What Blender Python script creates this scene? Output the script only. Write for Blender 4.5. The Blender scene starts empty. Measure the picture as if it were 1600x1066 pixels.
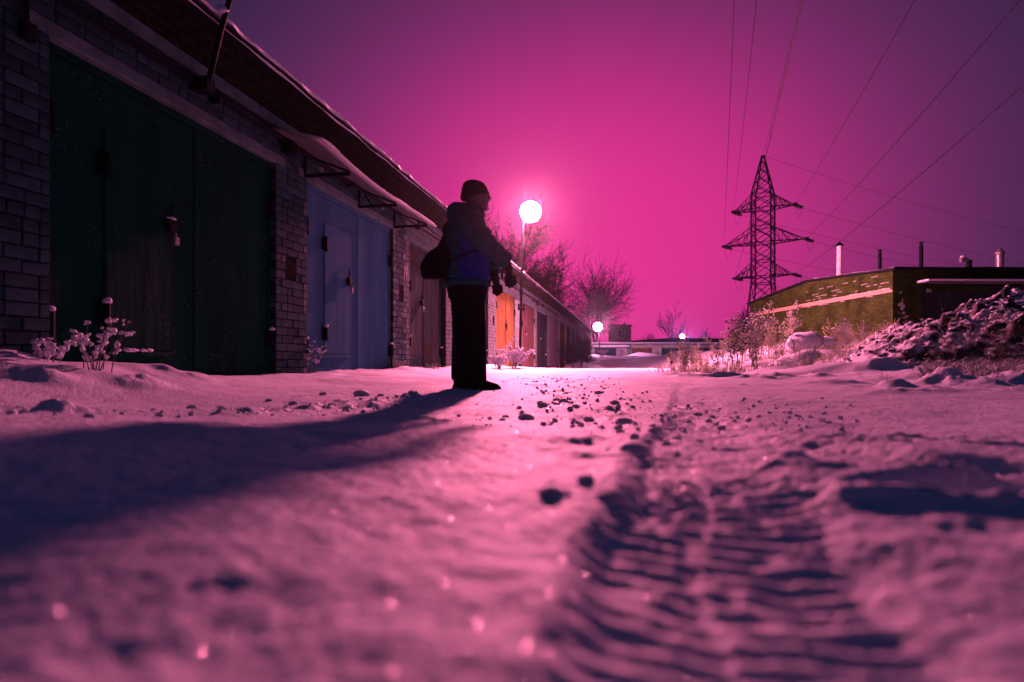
import bpy, math, random
import numpy as np
from mathutils import Vector, Matrix

R = math.radians
scene = bpy.context.scene
col = scene.collection

# ---------------------------------------------------------------- camera
CAM_H = 0.25
cam_data = bpy.data.cameras.new('camera')
cam = bpy.data.objects.new('camera', cam_data)
col.objects.link(cam)
cam.location = (0, 0, CAM_H)
cam.rotation_euler = (R(90), 0, 0)
cam_data.sensor_width = 36
cam_data.lens = 22.5
cam_data.shift_y = 0.01875
cam_data.clip_start = 0.02
cam_data.clip_end = 2000
cam_data.dof.use_dof = True
cam_data.dof.focus_distance = 7.5
cam_data.dof.aperture_fstop = 2.0
scene.camera = cam

# ---------------------------------------------------------------- sky: city glow low over the lamps, dark violet-navy elsewhere
world = bpy.data.worlds.new('World')
scene.world = world
world.use_nodes = True
wt = world.node_tree
wt.nodes.clear()
w_out = wt.nodes.new('ShaderNodeOutputWorld')
w_bg = wt.nodes.new('ShaderNodeBackground')
w_tc = wt.nodes.new('ShaderNodeTexCoord')
w_dot = wt.nodes.new('ShaderNodeVectorMath'); w_dot.operation = 'DOT_PRODUCT'
gd = Vector((0.12, 1.0, 0.16 * 1.3)).normalized()
w_dot.inputs[1].default_value = gd
w_acos = wt.nodes.new('ShaderNodeMath'); w_acos.operation = 'ARCCOSINE'
w_div = wt.nodes.new('ShaderNodeMath'); w_div.operation = 'DIVIDE'
w_div.inputs[1].default_value = R(90)
w_ramp = wt.nodes.new('ShaderNodeValToRGB')
w_ramp.color_ramp.interpolation = 'B_SPLINE'
els = w_ramp.color_ramp.elements
stops = [(0.0, (0.76, 0.030, 0.285)), (0.10, (0.73, 0.029, 0.275)), (0.18, (0.53, 0.026, 0.22)), (0.26, (0.225, 0.024, 0.145)),
         (0.34, (0.080, 0.020, 0.088)), (0.42, (0.024, 0.015, 0.050)), (0.52, (0.005, 0.013, 0.044)), (1.0, (0.003, 0.013, 0.046))]
els[0].position = stops[0][0]; els[0].color = (*stops[0][1], 1)
els[1].position = stops[1][0]; els[1].color = (*stops[1][1], 1)
for p, c in stops[2:]:
    e = els.new(p); e.color = (*c, 1)
w_sky = wt.nodes.new('ShaderNodeTexSky')
w_sky.sky_type = 'NISHITA'; w_sky.sun_disc = False
w_sky.sun_elevation = R(-4); w_sky.sun_rotation = R(5)
w_mix = wt.nodes.new('ShaderNodeMix'); w_mix.data_type = 'RGBA'; w_mix.blend_type = 'ADD'
w_mix.inputs['Factor'].default_value = 0.02
w_sc = wt.nodes.new('ShaderNodeVectorMath'); w_sc.operation = 'MULTIPLY'; w_sc.inputs[1].default_value = (1, 1, 1.3)
w_nm = wt.nodes.new('ShaderNodeVectorMath'); w_nm.operation = 'NORMALIZE'
wt.links.new(w_tc.outputs['Generated'], w_sc.inputs[0]); wt.links.new(w_sc.outputs[0], w_nm.inputs[0])
wt.links.new(w_nm.outputs[0], w_dot.inputs[0])
wt.links.new(w_dot.outputs['Value'], w_acos.inputs[0])
wt.links.new(w_acos.outputs[0], w_div.inputs[0])
wt.links.new(w_div.outputs[0], w_ramp.inputs[0])
wt.links.new(w_ramp.outputs[0], w_mix.inputs['A'])
wt.links.new(w_sky.outputs[0], w_mix.inputs['B'])
wt.links.new(w_mix.outputs['Result'], w_bg.inputs['Color'])
w_bg.inputs['Strength'].default_value = 1.0
wt.links.new(w_bg.outputs[0], w_out.inputs['Surface'])

# the lit lamps (their emitters are built with the lamps below)
LAMP_I = 2150.0                 # flood lamp on the garage wall
LAMP_COL = (1.0, 0.195, 0.35)
HAZE = 0.00017

scene.view_settings.view_transform = 'Standard'
scene.view_settings.look = 'None'
scene.view_settings.exposure = 0.0
scene.view_settings.gamma = 1.0
scene.render.engine = 'CYCLES'
scene.cycles.use_denoising = True
scene.cycles.max_bounces = 5
scene.cycles.diffuse_bounces = 3
scene.cycles.glossy_bounces = 2
scene.cycles.transmission_bounces = 2
scene.cycles.volume_bounces = 0
scene.cycles.sample_clamp_indirect = 4.0
scene.cycles.caustics_reflective = False
scene.cycles.caustics_refractive = False

# ---------------------------------------------------------------- helpers
rng = np.random.default_rng(7)
TH = math.atan2(0.181, 1.0)
S_, C_ = math.sin(TH), math.cos(TH)
D_WALL = 4.08

def lin(c):
    return tuple(((v / 255) / 12.92 if v / 255 <= 0.04045 else ((v / 255 + 0.055) / 1.055) ** 2.4) for v in c)

def tag(o, label=None, cat=None, group=None, kind=None):
    if label: o['label'] = label
    if cat: o['category'] = cat
    if group: o['group'] = group
    if kind: o['kind'] = kind
    return o

def empty(name, loc=(0, 0, 0), rz=0.0, label=None, cat=None, group=None):
    o = bpy.data.objects.new(name, None)
    o.empty_display_size = 0.1
    col.objects.link(o)
    o.location = loc
    o.rotation_euler = (0, 0, rz)
    return tag(o, label, cat, group)

def link_mesh(name, me, mat=None, parent=None, loc=(0, 0, 0), rot=(0, 0, 0), scale=(1, 1, 1)):
    o = bpy.data.objects.new(name, me)
    col.objects.link(o)
    if mat and not me.materials:
        me.materials.append(mat)
    if parent: o.parent = parent
    o.location = loc; o.rotation_euler = rot; o.scale = scale
    return o

def copy_tree(o, parent=None):
    c = o.copy(); col.objects.link(c)
    if parent: c.parent = parent
    for ch in list(o.children):
        copy_tree(ch, c)
    return c

class MB:
    """collects shapes for one mesh"""
    def __init__(self):
        self.v = []; self.f = []; self.n = 0
    def add(self, verts, faces):
        b = self.n
        self.v.append(np.asarray(verts, float).reshape(-1, 3))
        self.f.extend([tuple(i + b for i in f) for f in faces])
        self.n += len(self.v[-1])
        return self
    def box(self, lo, hi, M=None):
        x0, y0, z0 = lo; x1, y1, z1 = hi
        v = np.array([(x0, y0, z0), (x1, y0, z0), (x1, y1, z0), (x0, y1, z0), (x0, y0, z1), (x1, y0, z1), (x1, y1, z1), (x0, y1, z1)], float)
        if M is not None:
            v = np.array([M @ Vector(p) for p in v])
        return self.add(v, [(3, 2, 1, 0), (4, 5, 6, 7), (0, 1, 5, 4), (1, 2, 6, 5), (2, 3, 7, 6), (3, 0, 4, 7)])
    def cbox(self, lo, hi, b=0.006):
        lo = np.array(lo, float); hi = np.array(hi, float)
        b = min(b, 0.45 * (hi - lo).min())
        v = []; idx = {}
        for sx in (0, 1):
            for sy in (0, 1):
                for sz in (0, 1):
                    s = (sx, sy, sz)
                    for a in range(3):
                        p = [hi[i] - (0 if i == a else b) if s[i] else lo[i] + (0 if i == a else b) for i in range(3)]
                        idx[(s, a)] = len(v); v.append(p)
        f = []
        for a in range(3):
            o1, o2 = [i for i in range(3) if i != a]
            for s in (0, 1):
                q = []
                for (p1, p2) in ((0, 0), (1, 0), (1, 1), (0, 1)):
                    k = [0, 0, 0]; k[a] = s; k[o1] = p1; k[o2] = p2
                    q.append(idx[(tuple(k), a)])
                f.append(tuple(q))
        for a in range(3):              # edges along a
            o1, o2 = [i for i in range(3) if i != a]
            for p1 in (0, 1):
                for p2 in (0, 1):
                    k0 = [0, 0, 0]; k1 = [0, 0, 0]
                    for k in (k0, k1): k[o1] = p1; k[o2] = p2
                    k0[a] = 0; k1[a] = 1
                    k0 = tuple(k0); k1 = tuple(k1)
                    f.append((idx[(k0, o1)], idx[(k1, o1)], idx[(k1, o2)], idx[(k0, o2)]))
        for s in {k[0] for k in idx}:
            f.append((idx[(s, 0)], idx[(s, 1)], idx[(s, 2)]))
        return self.add(v, f)
    def tube(self, pts, rad, n=8, cap=True, flat=None):
        pts = [Vector(p) for p in pts]
        if not hasattr(rad, '__len__'): rad = [rad] * len(pts)
        m = len(pts); V = []
        up = None
        for i, p in enumerate(pts):
            d = (pts[min(i + 1, m - 1)] - pts[max(i - 1, 0)])
            d = d.normalized() if d.length > 1e-9 else Vector((0, 0, 1))
            if up is None:
                up = Vector((0, 0, 1)) if abs(d.z) < 0.9 else Vector((1, 0, 0))
            a = d.cross(up)
            if a.length < 1e-6: a = d.cross(Vector((0, 1, 0)))
            a.normalize(); b = a.cross(d).normalized(); up = b
            r = rad[i]
            r1, r2 = (r, r) if not hasattr(r, '__len__') else r
            for k in range(n):
                t = 2 * math.pi * k / n
                V.append(p + a * (math.cos(t) * r1) + b * (math.sin(t) * r2))
        F = []
        for i in range(m - 1):
            for k in range(n):
                k2 = (k + 1) % n
                F.append((i * n + k, i * n + k2, (i + 1) * n + k2, (i + 1) * n + k))
        if cap:
            F.append(tuple(range(n - 1, -1, -1)))
            F.append(tuple((m - 1) * n + k for k in range(n)))
        return self.add(V, F)
    def rings(self, rings, n=20):
        """stack of horizontal ellipses (cx, cy, z, rx, ry)"""
        V = []
        for (cx, cy, z, rx, ry) in rings:
            for k in range(n):
                t = 2 * math.pi * k / n
                V.append((cx + rx * math.cos(t), cy + ry * math.sin(t), z))
        F = []
        for i in range(len(rings) - 1):
            for k in range(n):
                k2 = (k + 1) % n
                F.append((i * n + k, i * n + k2, (i + 1) * n + k2, (i + 1) * n + k))
        F.append(tuple(range(n - 1, -1, -1)))
        F.append(tuple((len(rings) - 1) * n + k for k in range(n)))
        return self.add(V, F)
    def blob(self, c, r, seed=0, nu=8, nv=6, rough=0.2):
        g = np.random.default_rng(seed)
        r = np.array(r if hasattr(r, '__len__') else (r, r, r), float)
        V = [(0, 0, -1.0)]
        for j in range(1, nv):
            ph = -math.pi / 2 + math.pi * j / nv
            for i in range(nu):
                t = 2 * math.pi * i / nu + 0.3 * j
                V.append((math.cos(ph) * math.cos(t), math.cos(ph) * math.sin(t), math.sin(ph)))
        V.append((0, 0, 1.0))
        V = np.array(V) * (1 + rough * (g.random((len(V), 1)) - 0.5) * 2)
        V = V * r + np.array(c)
        F = []
        for i in range(nu):
            F.append((0, 1 + (i + 1) % nu, 1 + i))
        for j in range(nv - 2):
            for i in range(nu):
                a = 1 + j * nu + i; b = 1 + j * nu + (i + 1) % nu
                F.append((a, b, b + nu, a + nu))
        last = len(V) - 1; base = 1 + (nv - 2) * nu
        for i in range(nu):
            F.append((base + i, base + (i + 1) % nu, last))
        return self.add(V, F)
    def mesh(self, name, smooth=False):
        me = bpy.data.meshes.new(name)
        vs = np.concatenate(self.v) if self.v else np.zeros((0, 3))
        me.from_pydata(vs.tolist(), [], self.f)
        if smooth:
            me.polygons.foreach_set('use_smooth', np.ones(len(me.polygons), bool))
        me.update()
        return me
    def build(self, name, mat, parent=None, smooth=False, loc=(0, 0, 0), kind=None):
        o = link_mesh(name, self.mesh(name, smooth), mat, parent, loc)
        if kind: o['kind'] = kind
        return o

def remeshed(name, mb, mat, parent, voxel=0.012, smooth=6, loc=(0, 0, 0)):
    tmp = bpy.data.objects.new('tmp', mb.mesh('tmp'))
    col.objects.link(tmp)
    m = tmp.modifiers.new('r', 'REMESH'); m.mode = 'VOXEL'; m.voxel_size = voxel; m.use_smooth_shade = True
    s = tmp.modifiers.new('s', 'SMOOTH'); s.iterations = smooth; s.factor = 0.5
    dg = bpy.context.evaluated_depsgraph_get()
    me = bpy.data.meshes.new_from_object(tmp.evaluated_get(dg))
    me.name = name
    bpy.data.objects.remove(tmp)
    me.polygons.foreach_set('use_smooth', np.ones(len(me.polygons), bool))
    return link_mesh(name, me, mat, parent, loc)

# value noise on arrays
def _hash(ix, iy, seed):
    h = (ix.astype(np.int64) * 374761393 + iy.astype(np.int64) * 668265263 + seed * 974634777) & 0xffffffff
    h = ((h ^ (h >> 13)) * 1274126177) & 0xffffffff
    h = h ^ (h >> 16)
    return (h & 0xffffff) / float(0xffffff)
def vnoise(x, y, seed=0):
    ix = np.floor(x); iy = np.floor(y)
    fx = x - ix; fy = y - iy
    fx = fx * fx * fx * (fx * (fx * 6 - 15) + 10); fy = fy * fy * fy * (fy * (fy * 6 - 15) + 10)
    a = _hash(ix, iy, seed); b = _hash(ix + 1, iy, seed); c = _hash(ix, iy + 1, seed); d = _hash(ix + 1, iy + 1, seed)
    return (a + (b - a) * fx + (c - a) * fy + (a - b - c + d) * fx * fy) * 2 - 1
def fbm(x, y, seed=0, octv=4, gain=0.5):
    o = 0; a = 1.0
    for i in range(octv):
        ang = 0.6 * i + 0.4
        xr = x * math.cos(ang) - y * math.sin(ang); yr = x * math.sin(ang) + y * math.cos(ang)
        o = o + a * vnoise(xr * 2 ** i + 17.3 * i, yr * 2 ** i - 9.1 * i, seed + i)
        a *= gain
    return o
def sstep(a, b, x):
    t = np.clip((x - a) / (b - a), 0, 1)
    return t * t * (3 - 2 * t)

# ---------------------------------------------------------------- materials
def new_mat(name):
    m = bpy.data.materials.new(name); m.use_nodes = True
    nt = m.node_tree
    b = nt.nodes['Principled BSDF']
    return m, nt, b
def N(nt, t, **kw):
    n = nt.nodes.new(t)
    for k, v in kw.items(): setattr(n, k, v)
    return n
def pmat(name, c, rough=0.7, metal=0.0, var=0.25, scale=8.0, bump=0.15, bscale=60.0, c2=None, spec=0.05, dist=0.01, rnd=0.0):
    """base colour broken up by noise, fine bump"""
    m, nt, b = new_mat(name)
    tc = N(nt, 'ShaderNodeTexCoord')
    n1 = N(nt, 'ShaderNodeTexNoise'); n1.inputs['Scale'].default_value = scale; n1.inputs['Detail'].default_value = 6
    nt.links.new(tc.outputs['Object'], n1.inputs['Vector'])
    r = N(nt, 'ShaderNodeValToRGB')
    c2 = c2 or tuple(v * (1 - var) for v in c)
    r.color_ramp.elements[0].position = 0.35; r.color_ramp.elements[1].position = 0.65
    r.color_ramp.elements[0].color = (*c2, 1); r.color_ramp.elements[1].color = (*c, 1)
    nt.links.new(n1.outputs['Fac'], r.inputs[0])
    out = r.outputs[0]
    if rnd:
        oi = N(nt, 'ShaderNodeObjectInfo')
        mr = N(nt, 'ShaderNodeMapRange'); mr.inputs['To Min'].default_value = 1 - rnd; mr.inputs['To Max'].default_value = 1 + rnd * 0.4
        nt.links.new(oi.outputs['Random'], mr.inputs['Value'])
        mm = N(nt, 'ShaderNodeVectorMath', operation='SCALE')
        nt.links.new(out, mm.inputs[0]); nt.links.new(mr.outputs[0], mm.inputs['Scale'])
        out = mm.outputs[0]
    nt.links.new(out, b.inputs['Base Color'])
    b.inputs['Roughness'].default_value = rough
    b.inputs['Metallic'].default_value = metal
    b.inputs['Specular IOR Level'].default_value = spec
    if bump:
        n2 = N(nt, 'ShaderNodeTexNoise'); n2.inputs['Scale'].default_value = bscale; n2.inputs['Detail'].default_value = 5
        nt.links.new(tc.outputs['Object'], n2.inputs['Vector'])
        bp = N(nt, 'ShaderNodeBump'); bp.inputs['Strength'].default_value = bump; bp.inputs['Distance'].default_value = dist
        nt.links.new(n2.outputs['Fac'], bp.inputs['Height'])
        nt.links.new(bp.outputs[0], b.inputs['Normal'])
    return m

def snow_mat(name, grain=1.0, sss=1.0, soil=False):
    m, nt, b = new_mat(name)
    b.inputs['Base Color'].default_value = (0.74, 0.76, 0.86, 1)
    b.inputs['Roughness'].default_value = 0.65
    b.inputs['Subsurface Weight'].default_value = 0.0 * sss
    b.inputs['Subsurface Radius'].default_value = (0.6, 0.8, 1.0)
    b.inputs['Subsurface Scale'].default_value = 0.012
    b.inputs['Specular IOR Level'].default_value = 0.25
    tc = N(nt, 'ShaderNodeTexCoord')
    n1 = N(nt, 'ShaderNodeTexNoise'); n1.inputs['Scale'].default_value = 260; n1.inputs['Detail'].default_value = 4
    n2 = N(nt, 'ShaderNodeTexNoise'); n2.inputs['Scale'].default_value = 55; n2.inputs['Detail'].default_value = 4
    ad = N(nt, 'ShaderNodeMath', operation='MULTIPLY_ADD'); ad.inputs[1].default_value = 0.3
    nt.links.new(tc.outputs['Object'], n1.inputs['Vector']); nt.links.new(tc.outputs['Object'], n2.inputs['Vector'])
    nt.links.new(n1.outputs['Fac'], ad.inputs[0]); nt.links.new(n2.outputs['Fac'], ad.inputs[2])
    ng = N(nt, 'ShaderNodeTexNoise'); ng.inputs['Scale'].default_value = 140; ng.inputs['Detail'].default_value = 6; ng.inputs['Roughness'].default_value = 0.8
    nt.links.new(tc.outputs['Object'], ng.inputs['Vector'])
    rgm = N(nt, 'ShaderNodeValToRGB')
    rgm.color_ramp.elements[0].position = 0.36; rgm.color_ramp.elements[1].position = 0.64
    rgm.color_ramp.elements[0].color = (0.58, 0.61, 0.71, 1); rgm.color_ramp.elements[1].color = (0.86, 0.88, 0.97, 1)
    nt.links.new(ng.outputs['Fac'], rgm.inputs[0]); nt.links.new(rgm.outputs[0], b.inputs['Base Color'])
    if soil:
        g = N(nt, 'ShaderNodeNewGeometry'); sn = N(nt, 'ShaderNodeSeparateXYZ'); sp = N(nt, 'ShaderNodeSeparateXYZ')
        nt.links.new(g.outputs['Normal'], sn.inputs[0]); nt.links.new(g.outputs['Position'], sp.inputs[0])
        st = N(nt, 'ShaderNodeMapRange'); st.inputs['From Min'].default_value = 0.82; st.inputs['From Max'].default_value = 0.66
        n3 = N(nt, 'ShaderNodeTexNoise'); n3.inputs['Scale'].default_value = 7; n3.inputs['Detail'].default_value = 5
        nt.links.new(tc.outputs['Object'], n3.inputs['Vector'])
        a3 = N(nt, 'ShaderNodeMath', operation='MULTIPLY_ADD'); a3.inputs[1].default_value = 0.35; 
        nt.links.new(n3.outputs['Fac'], a3.inputs[0]); nt.links.new(sn.outputs['Z'], a3.inputs[2])
        s3 = N(nt, 'ShaderNodeMath', operation='SUBTRACT'); s3.inputs[1].default_value = 0.175
        nt.links.new(a3.outputs[0], s3.inputs[0]); nt.links.new(s3.outputs[0], st.inputs['Value'])
        rg = N(nt, 'ShaderNodeMapRange'); rg.inputs['From Min'].default_value = 4.6; rg.inputs['From Max'].default_value = 5.6
        nt.links.new(sp.outputs['X'], rg.inputs['Value'])
        ry = N(nt, 'ShaderNodeMapRange'); ry.inputs['From Min'].default_value = 15.0; ry.inputs['From Max'].default_value = 14.0
        nt.links.new(sp.outputs['Y'], ry.inputs['Value'])
        m1 = N(nt, 'ShaderNodeMath', operation='MULTIPLY'); m2 = N(nt, 'ShaderNodeMath', operation='MULTIPLY')
        nt.links.new(st.outputs[0], m1.inputs[0]); nt.links.new(rg.outputs[0], m1.inputs[1])
        nt.links.new(m1.outputs[0], m2.inputs[0]); nt.links.new(ry.outputs[0], m2.inputs[1])
        mx = N(nt, 'ShaderNodeMix', data_type='RGBA'); mx.inputs['A'].default_value = (0.74, 0.76, 0.86, 1); mx.inputs['B'].default_value = (0.03, 0.036, 0.034, 1)
        nt.links.new(rgm.outputs[0], mx.inputs['A']); nt.links.new(m2.outputs[0], mx.inputs['Factor']); nt.links.new(mx.outputs['Result'], b.inputs['Base Color'])
    bp = N(nt, 'ShaderNodeBump'); bp.inputs['Strength'].default_value = 0.6 * grain; bp.inputs['Distance'].default_value = 0.014
    nt.links.new(ad.outputs[0], bp.inputs['Height'])
    nt.links.new(bp.outputs[0], b.inputs['Normal'])
    return m

def frosted(name, c, amount=0.35, soft=0.2, scale=30):
    """a thing with snow lying on its upward faces"""
    m, nt, b = new_mat(name)
    g = N(nt, 'ShaderNodeNewGeometry'); sp = N(nt, 'ShaderNodeSeparateXYZ')
    nt.links.new(g.outputs['Normal'], sp.inputs[0])
    tc = N(nt, 'ShaderNodeTexCoord')
    n1 = N(nt, 'ShaderNodeTexNoise'); n1.inputs['Scale'].default_value = scale
    nt.links.new(tc.outputs['Object'], n1.inputs['Vector'])
    ad = N(nt, 'ShaderNodeMath', operation='MULTIPLY_ADD'); ad.inputs[1].default_value = 0.9
    nt.links.new(n1.outputs['Fac'], ad.inputs[0]); nt.links.new(sp.outputs['Z'], ad.inputs[2])
    mr = N(nt, 'ShaderNodeMapRange'); mr.inputs['From Min'].default_value = amount + 0.45 - soft; mr.inputs['From Max'].default_value = amount + 0.45 + soft
    nt.links.new(ad.outputs[0], mr.inputs['Value'])
    mx = N(nt, 'ShaderNodeMix', data_type='RGBA')
    mx.inputs['A'].default_value = (*c, 1); mx.inputs['B'].default_value = (0.8, 0.82, 0.86, 1)
    nt.links.new(mr.outputs[0], mx.inputs['Factor'])
    nt.links.new(mx.outputs['Result'], b.inputs['Base Color'])
    b.inputs['Roughness'].default_value = 0.75
    b.inputs['Specular IOR Level'].default_value = 0.2
    return m

def brickwall_mat(name, c1, c2, mortar, bw=0.26, rh=0.0975, rot=None):
    m, nt, b = new_mat(name)
    tc = N(nt, 'ShaderNodeTexCoord')
    sp = N(nt, 'ShaderNodeSeparateXYZ'); nt.links.new(tc.outputs['Object'], sp.inputs[0])
    ad = N(nt, 'ShaderNodeMath', operation='ADD')
    nt.links.new(sp.outputs['X'], ad.inputs[0]); nt.links.new(sp.outputs['Y'], ad.inputs[1])
    cb = N(nt, 'ShaderNodeCombineXYZ')
    nt.links.new(ad.outputs[0], cb.inputs['X']); nt.links.new(sp.outputs['Z'], cb.inputs['Y'])
    br = N(nt, 'ShaderNodeTexBrick')
    br.inputs['Scale'].default_value = 1.0
    br.inputs['Brick Width'].default_value = bw; br.inputs['Row Height'].default_value = rh
    br.inputs['Mortar Size'].default_value = 0.008; br.inputs['Mortar Smooth'].default_value = 0.3
    br.inputs['Color1'].default_value = (*c1, 1); br.inputs['Color2'].default_value = (*c2, 1); br.inputs['Mortar'].default_value = (*mortar, 1)
    nt.links.new(cb.outputs[0], br.inputs['Vector'])
    n1 = N(nt, 'ShaderNodeTexNoise'); n1.inputs['Scale'].default_value = 1.3; n1.inputs['Detail'].default_value = 8
    nt.links.new(tc.outputs['Object'], n1.inputs['Vector'])
    mr = N(nt, 'ShaderNodeMapRange'); mr.inputs['From Min'].default_value = 0.3; mr.inputs['From Max'].default_value = 0.7
    mr.inputs['To Min'].default_value = 0.45; mr.inputs['To Max'].default_value = 1.15
    nt.links.new(n1.outputs['Fac'], mr.inputs['Value'])
    mm = N(nt, 'ShaderNodeVectorMath', operation='SCALE')
    nt.links.new(br.outputs['Color'], mm.inputs[0]); nt.links.new(mr.outputs[0], mm.inputs['Scale'])
    nt.links.new(mm.outputs[0], b.inputs['Base Color'])
    bp = N(nt, 'ShaderNodeBump'); bp.inputs['Strength'].default_value = 0.7; bp.inputs['Distance'].default_value = 0.01; bp.invert = True
    nt.links.new(br.outputs['Fac'], bp.inputs['Height'])
    nt.links.new(bp.outputs[0], b.inputs['Normal'])
    b.inputs['Roughness'].default_value = 0.85
    b.inputs['Specular IOR Level'].default_value = 0.1
    return m

def emit_mat(name, c, s):
    m, nt, b = new_mat(name)
    b.inputs['Base Color'].default_value = (0.1, 0.1, 0.1, 1)
    b.inputs['Emission Color'].default_value = (*c, 1)
    b.inputs['Emission Strength'].default_value = s
    return m

def paint_mat(name, c, c2, rough=0.45, streak=True, metal=0.0, rust=0.0):
    """old sheet-metal paint with streaks running down and frost specks"""
    m, nt, b = new_mat(name)
    tc = N(nt, 'ShaderNodeTexCoord')
    mp = N(nt, 'ShaderNodeMapping'); mp.inputs['Scale'].default_value = (5, 5, 0.7) if streak else (3, 3, 3)
    nt.links.new(tc.outputs['Object'], mp.inputs['Vector'])
    n1 = N(nt, 'ShaderNodeTexNoise'); n1.inputs['Scale'].default_value = 1.0; n1.inputs['Detail'].default_value = 7; n1.inputs['Roughness'].default_value = 0.65
    nt.links.new(mp.outputs[0], n1.inputs['Vector'])
    r = N(nt, 'ShaderNodeValToRGB')
    r.color_ramp.elements[0].position = 0.36; r.color_ramp.elements[1].position = 0.64
    r.color_ramp.elements[0].color = (*c2, 1); r.color_ramp.elements[1].color = (*c, 1)
    nt.links.new(n1.outputs['Fac'], r.inputs[0])
    out = r.outputs[0]
    if rust:
        n3 = N(nt, 'ShaderNodeTexNoise'); n3.inputs['Scale'].default_value = 2.6; n3.inputs['Detail'].default_value = 9; n3.inputs['Roughness'].default_value = 0.7
        mp2 = N(nt, 'ShaderNodeMapping'); mp2.inputs['Scale'].default_value = (1.6, 1.6, 0.7)
        nt.links.new(tc.outputs['Object'], mp2.inputs['Vector']); nt.links.new(mp2.outputs[0], n3.inputs['Vector'])
        mr = N(nt, 'ShaderNodeMapRange'); mr.inputs['From Min'].default_value = 0.5; mr.inputs['From Max'].default_value = 0.58
        nt.links.new(n3.outputs['Fac'], mr.inputs['Value'])
        ml = N(nt, 'ShaderNodeMath', operation='MULTIPLY'); ml.inputs[1].default_value = rust
        nt.links.new(mr.outputs[0], ml.inputs[0])
        mx = N(nt, 'ShaderNodeMix', data_type='RGBA'); mx.inputs['B'].default_value = (0.06, 0.045, 0.03, 1)
        nt.links.new(out, mx.inputs['A']); nt.links.new(ml.outputs[0], mx.inputs['Factor'])
        out = mx.outputs['Result']
    # frost specks
    vo = N(nt, 'ShaderNodeTexVoronoi'); vo.inputs['Scale'].default_value = 34
    nt.links.new(tc.outputs['Object'], vo.inputs['Vector'])
    lt = N(nt, 'ShaderNodeMath', operation='LESS_THAN'); lt.inputs[1].default_value = 0.10
    nt.links.new(vo.outputs['Distance'], lt.inputs[0])
    n4 = N(nt, 'ShaderNodeTexNoise'); n4.inputs['Scale'].default_value = 2.2
    nt.links.new(tc.outputs['Object'], n4.inputs['Vector'])
    gt = N(nt, 'ShaderNodeMapRange'); gt.inputs['From Min'].default_value = 0.5; gt.inputs['From Max'].default_value = 0.62
    nt.links.new(n4.outputs['Fac'], gt.inputs['Value'])
    m2 = N(nt, 'ShaderNodeMath', operation='MULTIPLY'); nt.links.new(lt.outputs[0], m2.inputs[0]); nt.links.new(gt.outputs[0], m2.inputs[1])
    mx2 = N(nt, 'ShaderNodeMix', data_type='RGBA'); mx2.inputs['B'].default_value = (0.75, 0.8, 0.82, 1)
    nt.links.new(out, mx2.inputs['A']); nt.links.new(m2.outputs[0], mx2.inputs['Factor'])
    nt.links.new(mx2.outputs['Result'], b.inputs['Base Color'])
    b.inputs['Roughness'].default_value = min(0.95, rough + 0.4)
    b.inputs['Metallic'].default_value = metal
    b.inputs['Specular IOR Level'].default_value = 0.05
    n2 = N(nt, 'ShaderNodeTexNoise'); n2.inputs['Scale'].default_value = 3.0; n2.inputs['Detail'].default_value = 3
    mpb = N(nt, 'ShaderNodeMapping'); mpb.inputs['Scale'].default_value = (3.2, 3.2, 0.5)
    nt.links.new(tc.outputs['Object'], mpb.inputs['Vector']); nt.links.new(mpb.outputs[0], n2.inputs['Vector'])
    bp = N(nt, 'ShaderNodeBump'); bp.inputs['Strength'].default_value = 0.15; bp.inputs['Distance'].default_value = 0.03
    nt.links.new(n2.outputs['Fac'], bp.inputs['Height'])
    nt.links.new(bp.outputs[0], b.inputs['Normal'])
    return m

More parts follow.
